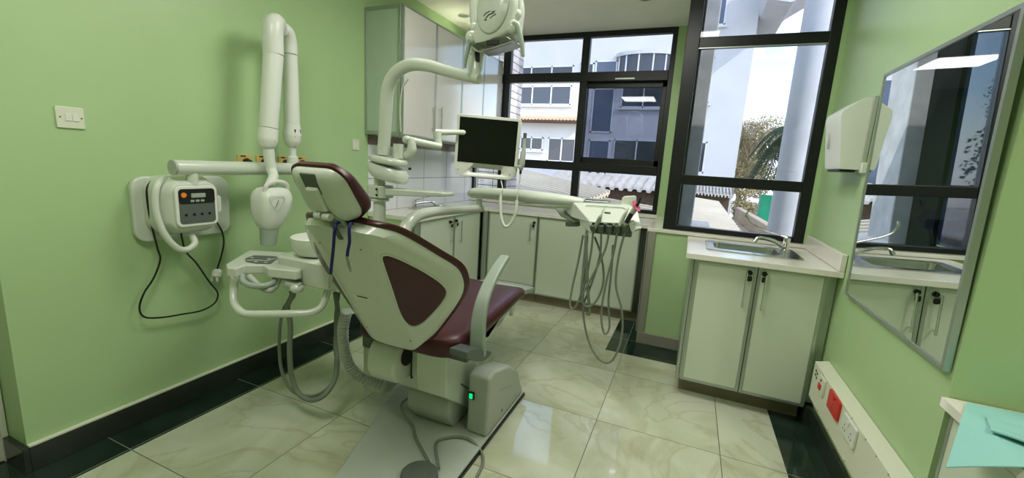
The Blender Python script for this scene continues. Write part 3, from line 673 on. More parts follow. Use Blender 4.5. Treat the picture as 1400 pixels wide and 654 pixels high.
# lower block, lift links and column
MB().prism(chaikin([(.755, .025), (.70, .10), (.715, .22), (1.02, .22), (1.05, .025)], 2, .10), (.335, 0, 0), (0, 1, 0), (0, 0, 1), (.245, 0, 0)).build('lift_foot', M['plas_gl'], CH, bevel=.02, seg=4)
def PX(l, x): return [Px(a, b, x) for a, b in l]
MB().prism(PX([(610, 482), (636, 484), (668, 513), (654, 563), (610, 545)], .606), (.606, 0, 0), (0, 1, 0), (0, 0, 1), (-.16, 0, 0)).build('lift_arm', M['plas'], CH, bevel=.006)
MB().prism(PX([(630, 524), (657, 540), (656, 542.5), (630, 526.5)], .6075), (.6075, 0, 0), (0, 1, 0), (0, 0, 1), (-.01, 0, 0)).build('lift_arm_seam', M['plas_d'], CH)
col = MB()
def ringq(z, x0, x1, y0, y1, r): return [V((p[0], p[1], z)) for p in rrect(x1-x0, y1-y0, r, 5, (x0+x1)/2, (y0+y1)/2)]
col.loft([ringq(.200, .25, .585, .715, .95, .03), ringq(.208, .235, .585, .70, .98, .03), ringq(.30, .20, .585, .665, 1.0, .03), ringq(.42, .20, .58, .665, 1.05, .03), ringq(.50, .20, .58, .665, 1.05, .03)])
col.build('column_cover', M['plas'], CH, ang=25)
col = MB(); col.loft([ringq(.435, .205, .580, .668, 1.10, .05), ringq(.500, .205, .585, .66, 1.15, .05)]); col.build('seat_bracket', M['plas'], CH, bevel=.004)
# drum shaped hinge cover behind the backrest
MB().prism(chaikin([(.57, .285), (.53, .35), (.54, .43), (.60, .50), (.70, .50), (.74, .36), (.70, .285)], 2, .2), (.225, 0, 0), (0, 1, 0), (0, 0, 1), (.160, 0, 0)).build('hinge_cover', M['plas'], CH, bevel=.018, seg=4)
MB().cyl((.384, .63, .41), (.392, .63, .41), .045, 24).build('hinge_cap', M['black'], CH)
B(.386, .391, .66, .672, .28, .49).build('hinge_gap', M['black'], CH)
MB().prism(chaikin([(.62, .44), (.66, .50), (1.30, .52), (1.36, .47), (1.05, .38), (.75, .40)], 2, .15), (.20, 0, 0), (0, 1, 0), (0, 0, 1), (.41, 0, 0)).build('under_seat_cover', M['plas'], CH, bevel=.02, seg=3)
sp_ = PX([(666, 441), (694, 409), (692, 424), (668, 462), (640, 474)], .61)
us = MB().prism(sp_, (.61, 0, 0), (0, 1, 0), (0, 0, 1), (-.38, 0, 0)).build('leg_rest_shell', M['plas'], CH, bevel=.006)
MB().prism(PX([(679, 446), (687, 436), (688, 438), (680, 448)], .6105), (.6105, 0, 0), (0, 1, 0), (0, 0, 1), (.001, 0, 0)).build('brand_strip', M['plas_g'], us)

# seat and leg cushion
def cring(y, hw, zt, zb, dish=.015, n=28, xc=XC):
    out = []
    for k in range(n):
        a = 2*PI*k/n; c, s_ = math.cos(a), math.sin(a)
        ex = .38
        X = math.copysign(abs(c)**ex, c)*hw; Z = math.copysign(abs(s_)**.55, s_)
        zz = (zt+zb)/2+Z*(zt-zb)/2
        if s_ > 0: zz -= dish*(1-(X/hw)**2)*abs(Z)
        out.append(V((xc+X, y, zz)))
    return out
seat = MB()
ks = [(.53, .19, .565, .505), (.55, .24, .585, .485), (.60, .272, .600, .480), (.70, .280, .605, .485), (.90, .275, .602, .498), (1.15, .262, .605, .512), (1.35, .238, .595, .505), (1.45, .222, .580, .490), (1.50, .212, .568, .488), (1.52, .19, .553, .498)]
def interp(ks, sub=4):
    P = [V((k[0], k[1], 0)) for k in ks]; Q = [V((k[2], k[3], 0)) for k in ks]
    a, _ = crom(P, [0]*len(P), sub); b, _ = crom(Q, [0]*len(Q), sub)
    return [(p.x, p.y, q.x, q.y) for p, q in zip(a, b)]
for (y, hw, zt, zb) in interp(ks): seat.loft
seat.loft([cring(*k) for k in interp(ks)])
seat.build('seat_cushion', M['vinyl'], CH, ang=60)
MB().loft([cring(*k, dish=0) for k in [(1.49, .15, .545, .50), (1.51, .190, .552, .492), (1.70, .178, .510, .455), (1.81, .170, .488, .440)]]).build('foot_rest', M['plas_gl'], CH, label='pale grey foot end')
MB().loft([cring(*k, dish=0) for k in [(1.809, .170, .490, .438), (1.826, .167, .486, .438), (1.832, .155, .480, .444)]]).build('foot_cap', M['black'], CH, label='black end cap')
MB().prism([(1.33, .49), (1.39, .485), (1.37, .43), (1.345, .42)], (.60, 0, 0), (0, 1, 0), (0, 0, 1), (.02, 0, 0)).build('strap_clip', M['plas_w'], CH, bevel=.002)

# ---- backrest : own frame (u across, v up, n towards the patient)
BO = V((XC, .52, .50)); BV = V((0, -.519, .855)); BN = V((0, .855, .519))
def bend(u):
    a = abs(u)
    return 0 if a < .105 else (.50*(a-.125)+.0 if a > .145 else .50*(a-.105)**2/(2*.04))
def SP(u, v, d=0):
    a = abs(u); t = bend(u)
    k = min(max((a-.105)/.04, 0), 1); nx = -.447*k; nn = math.sqrt(1-nx*nx)
    # outward normal on the back side ; d>0 pushes away from the patient
    return BO+V((1, 0, 0))*(u-math.copysign(nx, u)*d*1.0)+BV*v+BN*(t-nn*d)
WV = [(.030, .05), (.036, .085), (.05, .115), (.095, .170), (.17, .232), (.258, .296), (.32, .328), (.38, .338), (.44, .328), (.51, .282), (.58, .234), (.63, .195), (.66, .157), (.677, .118), (.684, .07)]
def brow(v, w, d0, d1, n=26, ro=.010, tw=0):
    back, front = [], []
    for i in range(n+1):
        s = -1+2*i/n; s = math.copysign(abs(s)**.9, s)
        back.append(SP(s*w, v, d0))
    for i in range(n+1):
        s = 1-2*i/n; s = math.copysign(abs(s)**.9, s)
        front.append(SP(s*(w+tw), v, d1))
    return back+front
def sub_wv(WV, k=3):
    P, _ = crom([V((a, b, 0)) for a, b in WV], [0]*len(WV), k); return [(p.x, p.y) for p in P]
sh = MB(); rows = sub_wv(WV)
sh.loft([brow(v, w-.012, .012, -.030) if i in (0, len(rows)-1) else brow(v, w, .012, -.034) for i, (v, w) in enumerate(rows)])
BS = sh.build('backrest_shell', M['plas'], CH, bevel=.009, seg=3, ang=50)
cu = MB()
WC = [(.045, .10), (.06, .15), (.10, .185), (.18, .246), (.265, .308), (.33, .338), (.39, .347), (.45, .337), (.52, .290), (.59, .242), (.64, .204), (.672, .166), (.688, .124), (.695, .07)]
def crow(v, w):
    out = []; n = 26
    for i in range(n+1):
        s = -1+2*i/n; s = math.copysign(abs(s)**.9, s); out.append(SP(s*w, v, -.030))
    out.append(SP(w*1.012, v, -.036)); out.append(SP(w*1.006, v, -.044))
    for i in range(n+1):
        s = 1-2*i/n; u = s*(w-.008)
        out.append(SP(u, v, -.050-.030*(1-s*s)*min(1, max(0, (v-.03)/.1))*min(1, max(0, (.70-v)/.1))))
    out.append(SP(-w*1.006, v, -.044)); out.append(SP(-w*1.012, v, -.036))
    return out
cu.loft([crow(v, w) for v, w in sub_wv(WC)])
cu.build('back_cushion', M['vinyl'], CH, bevel=.006, seg=3, ang=60)
# burgundy inset panels on both sloping faces of the shell
for sgn, nm in ((1, 'right'), (-1, 'left')):
    tri = chaikin([(.158, .600), (.318, .385), (.288, .300), (.118, .140), (.148, .50)], 4, .25)
    tri = [(p[0]*sgn, p[1]) for p in tri]
    c0 = (sum(p[0] for p in tri)/len(tri), sum(p[1] for p in tri)/len(tri))
    mb = MB(); rings = []
    for (s, d) in ((1.0, .008), (1.0, .0135), (.97, .0165), (.90, .0175), (.5, .018), (.02, .018)):
        rings.append([SP(c0[0]+(p[0]-c0[0])*s, c0[1]+(p[1]-c0[1])*s, d) for p in tri])
    mb.loft(rings, cap=True); mb.build('inset_panel', M['vinyl'], BS, ang=60, label='dark burgundy rounded triangle panel')
    MB().tube([SP(c0[0]+(p[0]-c0[0])*1.045, c0[1]+(p[1]-c0[1])*1.04, .012) for p in tri+[tri[0]]], .004, 8, smooth=False).build('inset_rim', M['plas'], BS)
def sdisc(u, v, r): a = SP(u, v, .010); b_ = SP(u, v, .0135); return MB().cyl(a, b_, r, 14)
for (u, v) in ((-.10, .60), (.085, .60), (.295, .345), (.11, .105), (-.11, .125)): sdisc(u, v, .0035).build('shell_screw', M['plas_d'], BS)
MB().loft([[SP(p[0], p[1], .011) for p in rrect(.074, .022, .010, 4, -.035, .335)], [SP(p[0], p[1], .0135) for p in rrect(.074, .022, .010, 4, -.035, .335)]]).build('label_slot', M['plas_w'], BS)
MB().loft([[SP(p[0], p[1], .0130) for p in rrect(.052, .009, .003, 4, -.033, .335)], [SP(p[0], p[1], .0145) for p in rrect(.052, .009, .003, 4, -.033, .335)]]).build('label_text', M['plas_d'], BS, label='dark strip of lettering')

# ---- headrest
HO = V((XC, .155, 1.095)); HV = V((0, -.471, .882)).normalized(); HN = V((0, .882, .471)).normalized()
def HP(u, v, t):
    if t > 0: t *= 1-.5*min(max((v-.02)/.17, 0), 1)
    return HO+V((1, 0, 0))*u+HV*v+HN*t
def hring(t, w, v0, v1, r): return [HP(p[0], p[1], t) for p in rrect(w*2, v1-v0, r, 7, 0, (v0+v1)/2)]
hsx = MB().loft([hring(-.004, .060, .028, .160, .04), hring(0, .076, .012, .178, .05), hring(.016, .098, .002, .190, .055), hring(.038, .112, -.002, .194, .055), hring(.046, .112, -.002, .194, .055)])
HS = hsx.build('headrest_shell', M['plas'], CH, ang=40)
MB().loft([hring(.044, .114, -.004, .197, .058), hring(.050, .120, -.008, .203, .062), hring(.086, .119, -.006, .202, .062), hring(.104, .110, .004, .190, .056), hring(.109, .08, .03, .165, .045)]).build('headrest_cushion', M['vinyl'], CH, ang=60)
def hbox(u0, u1, v0, v1, t0, t1): 
    mb = MB(); mb.loft([[HP(u0, v0, t0), HP(u1, v0, t0), HP(u1, v1, t0), HP(u0, v1, t0)], [HP(u0, v0, t1), HP(u1, v0, t1), HP(u1, v1, t1), HP(u0, v1, t1)]]); return mb
hbox(-.038, .024, .112, .186, -.0065, .004).build('recess', M['holder'], HS, bevel=.006, label='grey recess')
hbox(-.032, .020, .050, .140, -.018, .0).build('bracket_cover', M['plas'], HS, bevel=.012, seg=4)
MB().cyl(HP(-.030, .040, -.020), HP(-.002, .040, -.020), .012, 20).build('bracket_roller', M['plas'], HS)
MB().cyl(HP(.004, .038, -.020), HP(.034, .038, -.020), .012, 20).build('bracket_roller', M['plas'], HS)
MB().loft([[HP(-.024, .035, -.012), HP(.034, .035, -.012), HP(.034, .035, .004), HP(-.024, .035, .004)], [SP(-.005, .71, .006), SP(.055, .71, .006), SP(.055, .71, -.010), SP(-.005, .71, -.010)], [SP(-.005, .60, .002), SP(.055, .60, .002), SP(.055, .60, -.010), SP(-.005, .60, -.010)]]).build('headrest_stem', M['plas_g'], CH, bevel=.006)
MB().loft([[HP(.014, .03, -.022), HP(.030, .03, -.022), HP(.030, .03, -.012), HP(.014, .03, -.012)], [HP(.034, -.045, -.030), HP(.052, -.045, -.030), HP(.052, -.045, -.02), HP(.034, -.045, -.02)]]).build('release_lever', M['plas_d'], CH, bevel=.003)

B(.16, .225, .58, .74, .42, .48).build('left_hinge_bracket', M['holder'], CH, bevel=.012, seg=3, label='dark bracket at the far side')
# ---- armrest
al = [(640, 478), (643, 445), (648, 418), (656, 393), (668, 369), (683, 351)]
ar = [(699, 351), (689, 368), (679, 393), (670, 420), (665, 441), (668, 480)]
A3 = [W(*p, x=.755) for p in al+ar]
sec = []
n = len(al)
for i in range(n):
    a, b = A3[i], A3[2*n-1-i]
    sec.append((a, b))
SL, _ = crom([s[0] for s in sec], [0]*n, 4); SR, _ = crom([s[1] for s in sec], [0]*n, 4)
am = MB()
acp = [W(*p, x=.74) for p in [(654, 486), (653.5, 465), (654.5, 440), (659, 415), (667.5, 391), (679, 369), (691, 351)]]
awd = [.036, .036, .034, .031, .029, .027, .024]
AP, AWd = crom(acp, awd, 4)
AQ = []
for i_, p in enumerate(AP):
    tg = (AP[min(i_+1, len(AP)-1)]-AP[max(i_-1, 0)]).normalized(); AQ.append((p, tg.cross(V((1, 0, 0))).normalized(), AWd[i_]))
am.loft([[p+V((w_, 0, 0))+n_*.013, p+V((w_, 0, 0))-n_*.013, p-V((w_, 0, 0))-n_*.013, p-V((w_, 0, 0))+n_*.013] for p, n_, w_ in AQ])
AR = am.build('armrest', M['plas_g'], CH, bevel=.010, seg=4, ang=40, label='grey-green curved armrest blade')
ab = [Px(*q, .75) for q in [(632, 480), (646, 474), (668, 480), (664, 487), (656, 493.5), (648, 494), (632, 489)]]
MB().prism(ab, (.772, 0, 0), (0, 1, 0), (0, 0, 1), (-.085, 0, 0)).build('armrest_bracket', M['plas_d'], CH, bevel=.008, seg=3, label='dark grey armrest bracket')
bx0 = min(p[0] for p in ab)
B(.56, .72, bx0+.10, bx0+.18, .470, .495).build('armrest_mount', M['holder'], CH, bevel=.006)

# ---- napkin chain hanging from the headrest stem
t = thing('napkin_chain', (.42, .16, 1.0), 'blue bib cord with two steel clips hanging down the chair back', 'napkin clip')
def clipend(p, d):
    p = V(p); d = V(d).normalized(); s = V((1, 0, 0))
    mb = MB()
    for k in (-1, 1): mb.loft([[p+s*(k*.001)+BN*.004, p+s*(k*.001)-BN*.002, p+s*(k*.006)-BN*.002, p+s*(k*.006)+BN*.004], [p+d*.03+s*(k*.002)+BN*.004, p+d*.03+s*(k*.002)-BN*.002, p+d*.03+s*(k*.008)-BN*.002, p+d*.03+s*(k*.008)+BN*.004], [p+d*.052+s*(k*.0005)+BN*.003, p+d*.052+s*(k*.0005)-BN*.001, p+d*.052+s*(k*.002)-BN*.001, p+d*.052+s*(k*.002)+BN*.003]])
    mb.cyl(p-d*.008+BN*.001, p+d*.004+BN*.001, .005, 10)
    return mb
e1 = [V((.455, .165, 1.100)), V((.466, .130, 1.098)), V((.470, .118, 1.075)), V((.462, .120, 1.02)), V((.454, .120, .97)), V((.449, .120, .930))]
e2 = [V((.500, .165, 1.100)), V((.522, .132, 1.104)), V((.529, .120, 1.085)), V((.530, .120, 1.05)), V((.523, .120, 1.02)), V((.520, .120, 1.000))]
MB().tube(e1, .0052, 10).build('cord', M['blue'], t, label='dark blue coiled cord'); MB().tube(e2, .0052, 10).build('cord', M['blue'], t, label='dark blue coiled cord')
clipend(e1[-1], V((-.15, 0, -1))).build('clip', M['steel'], t); clipend(e2[-1], V((.28, 0, -1))).build('clip', M['steel'], t)
# ---- corrugated hose
hpts = [W(474, 425, y=.55), W(469, 450, y=.56), W(471, 480, y=.60), W(480, 503, y=.64), W(497, 518, y=.68), W(522, 527, y=.72)]
P_, _ = crom(hpts, [0]*len(hpts), 24)
rr = [.0265 if (i % 4) in (1, 2) else .0205 for i in range(len(P_))]
MB().tube(P_, rr, 16, smooth=False).build('corrugated_hose', M['plas_gl'], CH, ang=15, label='grey ribbed suction hose')

# ---- foot control
p = W(573, 646, z=.055)
t = thing('foot_control', (p.x, p.y, .024), 'round grey foot pedal on the base plate with a looping cable', 'foot pedal')
MB().lathe([(.074, 0), (.078, .006), (.075, .026), (.065, .034), (.035, .037), (0, .038)], (p.x, p.y, .0245), seg=36).build('pedal', M['pedal'], t, bevel=.002)
zz = .032
MB().tube([(p.x-.01, p.y+.085, .04)]+[tuple(W(*q, z=zz)) for q in [(569, 600), (564, 582)]]+[tuple(W(552, 566, z=.06)), tuple(W(549, 553, z=.10)), tuple(W(560, 543, y=.86))], .0065, 10).build('cable', M['rubber'], t)
MB().tube([(p.x+.05, p.y+.07, .04)]+[tuple(W(*q, z=zz)) for q in [(596, 607), (612, 599), (630, 598), (645, 603)]]+[tuple(W(*q, z=.010)) for q in [(658, 618), (660, 634), (652, 652), (646, 668)]], .0065, 10).build('cable', M['rubber'], t)
# ================================================================== CUSPIDOR UNIT WITH POST
t = UN = thing('spittoon_unit', (-.05, .80, 0), 'cream spittoon unit with a white bowl on the left of the chair', 'spittoon')
MB().loft([ringq(.715, -.20, .10, .47, 1.05, .04), ringq(.725, -.215, .11, .455, 1.06, .04), ringq(.835, -.235, .12, .44, 1.07, .04), ringq(.842, -.225, .11, .45, 1.06, .04)]).build('unit_body', M['plas'], t)
q = W(434, 333, z=.90)
MB().lathe([(.045, 0), (.085, .01), (.108, .045), (.114, .090), (.108, .094), (.098, .060), (.07, .02), (.0, .012)], (q.x, q.y, .842), seg=40).build('bowl', M['plas_w'], t, label='round white bowl')
MB().loft([ringq(.0, -.10, .06, .86, 1.04, .04), ringq(.30, -.10, .07, .86, 1.04, .04), ringq(.72, -.10, .08, .84, 1.04, .04)]).build('unit_column', M['plas'], t)
MB().box(.06, .195, .90, 1.0, .30, .42).build('chair_link', M['plas_gl'], t, bevel=.01)
px0 = -.045
MB().cyl((px0, .95, .842), (px0, .95, 1.10), .033, 32).build('lower_post', M['plas'], t)
MB().cyl((px0, .95, 1.10), (px0, .95, 1.30), .030, 32).build('middle_post', M['plas'], t)

# ---- tray arm
t = thing('tray_arm', (px0, .95, 1.13), 'flat cream tray arm clamped to the post above the chair back', 'tray arm')
MB().prism([(p[0], p[1]) for p in rrect(.120, .11, .03, 5, px0+.005, .95)], (0, 0, 1.098), (1, 0, 0), (0, 1, 0), (0, 0, .068)).build('clamp', M['plas'], t, bevel=.008)
MB().lathe([(.046, 0), (.052, .004), (.052, .014), (.04, .018)], (px0, .95, 1.080)).build('collar', M['plas'], t)
MB().loft([[V((.03, .95+a, z)) for a, z in ((-.05, 1.118), (.05, 1.118), (.05, 1.155), (-.05, 1.155))], [V((.25, .95+a, z)) for a, z in ((-.065, 1.132), (.065, 1.132), (.065, 1.160), (-.065, 1.160))], [V((.38, .95+a, z)) for a, z in ((-.055, 1.142), (.055, 1.142), (.055, 1.162), (-.055, 1.162))], [V((.402, .95+a, z)) for a, z in ((-.03, 1.145), (.03, 1.145), (.03, 1.160), (-.03, 1.160))]]).build('arm_plate', M['plas'], t, bevel=.006, seg=3)
for z in (1.118, 1.148): MB().cyl((px0+.035, .886, z), (px0+.035, .880, z), .006, 10).build('clamp_screw', M['black'], t)

# ---- operating lamp
t = thing('operating_lamp', (px0, .95, 1.20), 'cream operating lamp on a curved tube arm over the chair', 'operating lamp')
def disc(cx, cy, cz, rx, ry, h, tx, name, dy=0):
    rg = []
    for (s, z) in ((.55, -h/2), (.85, -h*.42), (.98, -h*.2), (1, 0), (.98, h*.25), (.9, h*.45), (.6, h/2)):
        rg.append([V((cx+rx*s*math.cos(2*PI*k/36), cy+ry*s*math.sin(2*PI*k/36), cz+z-tx*(rx*s*math.cos(2*PI*k/36)))) for k in range(36)])
    return MB().loft(rg).build(name, M['plas'], t)
disc(.012, .95, 1.235, .118, .085, .078, .22, 'lower_hub')
disc(.010, .95, 1.300, .112, .080, .040, .12, 'upper_hub')
q = W(561, 231, y=.90); MB().cyl(q+V((0, 0, 0)), q+V((.004, -.012, 0)), .007, 10).build('hub_screw', M['black'], t)
pts = [(524.5, 208), (526, 180), (527.5, 150), (530, 122), (540, 101), (560, 89), (585, 90), (612, 97.5), (636, 103.5), (655, 108)]
L3 = [W(a, b, y=.95) for a, b in pts]
MB().cyl(W(524, 212, y=.95), W(526.3, 179, y=.95), .0325, 32).build('post_sleeve', M['plas'], t)
MB().tube([L3[1]]+L3[2:], [.0335, .0335, .033, .0325, .031, .029, .027, .025, .024], 28).build('lamp_arm', M['plas'], t)
MB().tube([W(548, 180, y=.91), W(547, 150, y=.91), W(550, 122, y=.91), W(558, 108, y=.91)], .004, 8).build('arm_cable', M['cordw'], t, label='thin white cable along the arm')
e = W(655, 105, y=.95)
# upright joint, then head
j1 = W(652, 92, y=.95); j2 = W(650, 60, y=.95)
MB().tube([W(650, 107, y=.95), W(650.5, 96, y=.95), W(650, 85, y=.95), W(649, 70, y=.95)], [.024, .022, .017, .016], 22).build('head_joint', M['plas'], t)
MB().prism(chaikin([(-.030, -.09), (.030, -.09), (.034, .06), (-.034, .06)], 2, .2), W(648, 73, y=.955), RX.normalized(), (0, 0, 1), (0, .035, 0)).build('joint_fork', M['plas'], t, bevel=.006)
B(j1.x-.012, j1.x+.012, .935, .958, j1.z+.02, j1.z+.085).build('fork_slot', M['black'], t, bevel=.006)
# head body : thick shield facing the room, lens at its lower edge
YH = .90
hb = [(646, 54), (651, 30), (655, 0), (660, -30), (700, -34), (708, 0), (704, 30), (703, 44), (690, 52), (668, 62), (650, 66)]
HB = [W(a, b, y=YH) for a, b in hb]
hcx = sum(p.x for p in HB)/len(HB); hcz = sum(p.z for p in HB)/len(HB)
hbp = chaikin([(p.x, p.z) for p in HB], 2, .18)
def hring2(y, s, dz=0): return [V((hcx+(p[0]-hcx)*s, y, hcz+(p[1]-hcz)*s+dz)) for p in hbp]
HD = MB().loft([hring2(YH-.022, .80), hring2(YH-.016, .90), hring2(YH, .98), hring2(YH+.03, 1.0), hring2(YH+.085, 1.0), hring2(YH+.11, .93), hring2(YH+.115, .8)]).build('lamp_head', M['plas'], t, ang=50)
# oval cover with raised edge
ov = []
for k in range(40):
    a = 2*PI*k/40; ov.append((674+21*math.cos(a)+6*math.sin(a)*-1, 8+38*math.sin(a)*1.0-0))
ovp = [W(a, b, y=YH-.024) for a, b in ov]; oc = sum(ovp, V((0, 0, 0)))/len(ovp)
MB().loft([[oc+(p-oc)*1.0+V((0, .006, 0)) for p in ovp], [oc+(p-oc)*1.0+V((0, -.002, 0)) for p in ovp], [oc+(p-oc)*.96+V((0, -.006, 0)) for p in ovp], [oc+(p-oc)*.5+V((0, -.008, 0)) for p in ovp], [oc+(p-oc)*.02+V((0, -.008, 0)) for p in ovp]]).build('oval_cover', M['plas'], HD, ang=50)
MB().tube(ovp+[ovp[0]], .0025, 6, smooth=False).build('oval_groove', M['plas_g'], HD)
mk = MB()
for (pts_, r_) in (([(661, 22), (664, 18), (670, 15)], .0022), ([(664, 25), (668, 20), (676, 17)], .0028), ([(662, 27), (665, 27)], .0028), ([(670, 25), (673, 22), (678, 19)], .0022), ([(672, 16), (677, 15)], .0018)):
    mk.tube([W(a, b, y=YH-.033) for a, b in pts_], r_, 6, smooth=False)
mk.build('logo_mark', M['plas_d'], HD, label='small dark swoosh mark')
# lens opening along the lower edge
lp = [(647, 64), (655, 58.5), (675, 52.5), (695, 50.5), (703.5, 56), (690, 61), (670, 67), (655, 70)]
lw = [W(a, b, y=YH) for a, b in lp]
lz = min(p.z for p in lw)
c0 = sum(lw, V((0, 0, 0)))/len(lw)
MB().loft([[p+V((0, -.018, 0)) for p in lw], [p+V((0, .10, 0)) for p in lw]]).build('lens', M['lens'], HD, bevel=.004, label='silvery lamp reflector')
MB().tube([W(a, b, y=YH-.020) for a, b in ((647, 65), (655, 70.5), (672, 67), (690, 61.5), (703.5, 56.5))], .0035, 8).build('lens_rim', M['chrome'], HD)
B(W(665, 60, y=.88).x, W(682, 60, y=.88).x, .878, .884, W(672, 62, y=.88).z, W(672, 54.5, y=.88).z).build('lens_shutter', M['black'], HD, bevel=.003)
for (c_, l_, r0) in (((702, 38), [(702, 33), (707, 34), (710.5, 45), (713.5, 60), (715, 77)], .016), ((645, 52), [(645, 47), (643, 53), (640, 66), (637, 80), (635.5, 93)], .013)):
    MB().ell(W(*c_, y=.90), .030, .030, .032).build('handle_hub', M['plas'], HD)
    MB().tube([W(a, b, y=.885) for a, b in l_], [r0, r0, r0*.85, r0*.75, r0*.6], 16, flat=.8).build('grip_handle', M['plas_g'], HD, label='grey-green grip handle')
for (c_) in ((701, 22), (707.5, 20), (648, 38)): MB().ell(W(*c_, y=.92), .018, .018, .022, 16, 10).build('yoke_knob', M['plas'], HD)
MB().tube([W(708, 22, y=.93), W(709, 0, y=.93), W(708, -30, y=.94), W(690, -52, y=.95), W(662, -48, y=.95), W(650, -20, y=.95), W(646, 10, y=.94), W(648, 38, y=.93)], .014, 14).build('yoke', M['plas'], HD)
MB().tube([W(652, 75, y=.965), W(653, 50, y=.985), W(656, 20, y=1.03), W(658, -10, y=1.05)], [.034, .034, .030, .028], 18).build('rear_arm', M['plas'], t)

# ---- monitor
t = thing('dental_monitor', tuple(W(668, 200, y=1.34)), 'flat monitor with a black screen and cream frame on a jointed arm', 'monitor')
TL, TR_, BR, BL = W(625.5, 154.5, y=1.28), W(714.5, 163.5, y=1.40), W(704.5, 247, y=1.40), W(619.5, 239.5, y=1.28)
mx_ = ((TR_-TL)+(BR-BL))*.5; mxn = mx_.normalized(); up_ = ((TL-BL)+(TR_-BR))*.5; up_ = (up_-mxn*up_.dot(mxn)); MW, MH = mx_.length, up_.length; upn = up_.normalized(); mn = mxn.cross(upn).normalized()   # towards +? 
if mn.y > 0: mn = -mn
MC = (TL+TR_+BR+BL)/4
def MP(a, b, d): return MC+mxn*a+upn*b+mn*d
out = []
hw_, hh = MW/2, MH/2
prof = []
for (cx, cy, r, a0) in ((hw_-.014, hh-.014, .014, 0), (-hw_+.014, hh-.014, .014, 90), (-hw_+.055, -hh+.055, .055, 180), (hw_-.055, -hh+.055, .055, 270)):
    for k in range(8): a = R(a0+90*k/7); prof.append((cx+r*math.cos(a), cy+r*math.sin(a)))
MF = MB()
opening = rrect(.19, .030, .012, 7, .0, -hh+.038)
MF.loft([[MP(p[0]*.985, p[1]*.985, -.040) for p in prof], [MP(p[0], p[1], -.030) for p in prof], [MP(p[0], p[1], -.004) for p in prof], [MP(p[0]*.99, p[1]*.99, 0) for p in prof]])
FR = MF.build('frame', M['plas_w'], t, ang=40)
scx, scw, sct, scb = -.002, hw_-.018, hh-.016, -hh+.080
MB().loft([[MP(a, b, .0005) for a, b in ((-scw, scb), (scw, scb), (scw, sct), (-scw, sct))], [MP(a, b, .0015) for a, b in ((-scw, scb), (scw, scb), (scw, sct), (-scw, sct))]]).build('screen', M['dark'], t)
# through-handle below the screen
cut = MB().loft([[MP(p[0], p[1], -.06) for p in opening], [MP(p[0], p[1], .02) for p in opening]])
co_ = cut.build('handle_cutter', M['plas_w'], t)
bm_ = FR.modifiers.new('handle_opening', 'BOOLEAN'); bm_.operation = 'DIFFERENCE'; bm_.object = co_; bm_.solver = 'EXACT'
dg = bpy.context.evaluated_depsgraph_get(); dg.update()
nm = bpy.data.meshes.new_from_object(FR.evaluated_get(dg)); FR.modifiers.clear(); FR.data = nm
bpy.data.objects.remove(co_)
bt = MB()
for a in (-.16, .145): bt.cyl(MP(a, -hh+.035, 0), MP(a, -hh+.035, .002), .004, 12)
bt.build('buttons', M['plas_g'], t)
# arm
MB().cyl(W(545, 217, y=.97), W(545, 197, y=.97), .028, 24).build('arm_stub', M['plas'], t)
MB().tube([W(548, 211, y=.99), W(557, 212, y=1.0), W(563, 205, y=1.0), W(562, 190, y=1.0)], [.018, .024, .026, .018], 18).build('elbow', M['plas'], t)
MB().ell(W(556.5, 191, y=1.0), .026, .026, .022).build('joint', M['plas'], t)
MB().tube([W(556, 191, y=1.0), W(603, 200.5, y=1.16)], [.020, .017], 20, smooth=False).build('first_arm', M['plas'], t, bevel=.004)
MB().tube([W(600, 200, y=1.16), W(599, 190, y=1.16), W(598, 180, y=1.16)], [.020, .018, .024], 20).build('upright', M['plas'], t)
MB().tube([W(595, 181, y=1.16), W(625, 181, y=1.25), W(650, 182, y=1.39)], [.017, .015, .015], 18, smooth=False).build('second_arm', M['plas'], t)
MB().tube([W(650, 182, y=1.39), MP(0, 0, -.038)], .026, 18, smooth=False).build('mount', M['plas'], t)

# ---- intraoral camera hung on the monitor
t = thing('intraoral_camera', tuple(W(714, 215, y=1.39)), 'slim grey camera wand beside the monitor with a looping white cord', 'intraoral camera')
MB().tube([W(717.5, 188, y=1.39), W(716.5, 200, y=1.39), W(714.5, 215, y=1.39), W(713, 225, y=1.39), W(712, 233, y=1.39)], [.008, .010, .017, .019, .010], 14).build('wand', M['plas_gl'], t)
MB().cyl(W(718, 182, y=1.39), W(717.5, 189, y=1.39), .010, 12).build('tip', M['plas_d'], t, label='dark tip')
MB().cyl(W(712, 232, y=1.39), W(711.4, 238, y=1.39), .007, 10).build('strain_relief', M['black'], t)
MB().box(*(lambda q: (q.x-.035, q.x+.012, q.y-.02, q.y+.005, q.z-.006, q.z+.012))(W(712, 229, y=1.39))).build('holder', M['plas_gl'], t, bevel=.003)
MB().tube([W(711.4, 238, y=1.39), W(709, 258, y=1.38), W(706.5, 276, y=1.37)], .0035, 8).build('cord', M['cordw'], t)
MB().tube([W(706.5, 274, y=1.37), W(705, 290, y=1.36), W(699, 305, y=1.35), W(691, 310, y=1.34), W(685.5, 300, y=1.34), W(684, 280, y=1.35), W(685, 264, y=1.36)], [.010, .0095, .009, .009, .0095, .010, .006], 12).build('cord_sleeve', M['cordw'], t, label='thicker white looped sleeve')
MB().tube([W(685, 266, y=1.36), W(687, 258, y=1.36), W(685, 247, y=1.38)], .0035, 8).build('cord', M['cordw'], t)

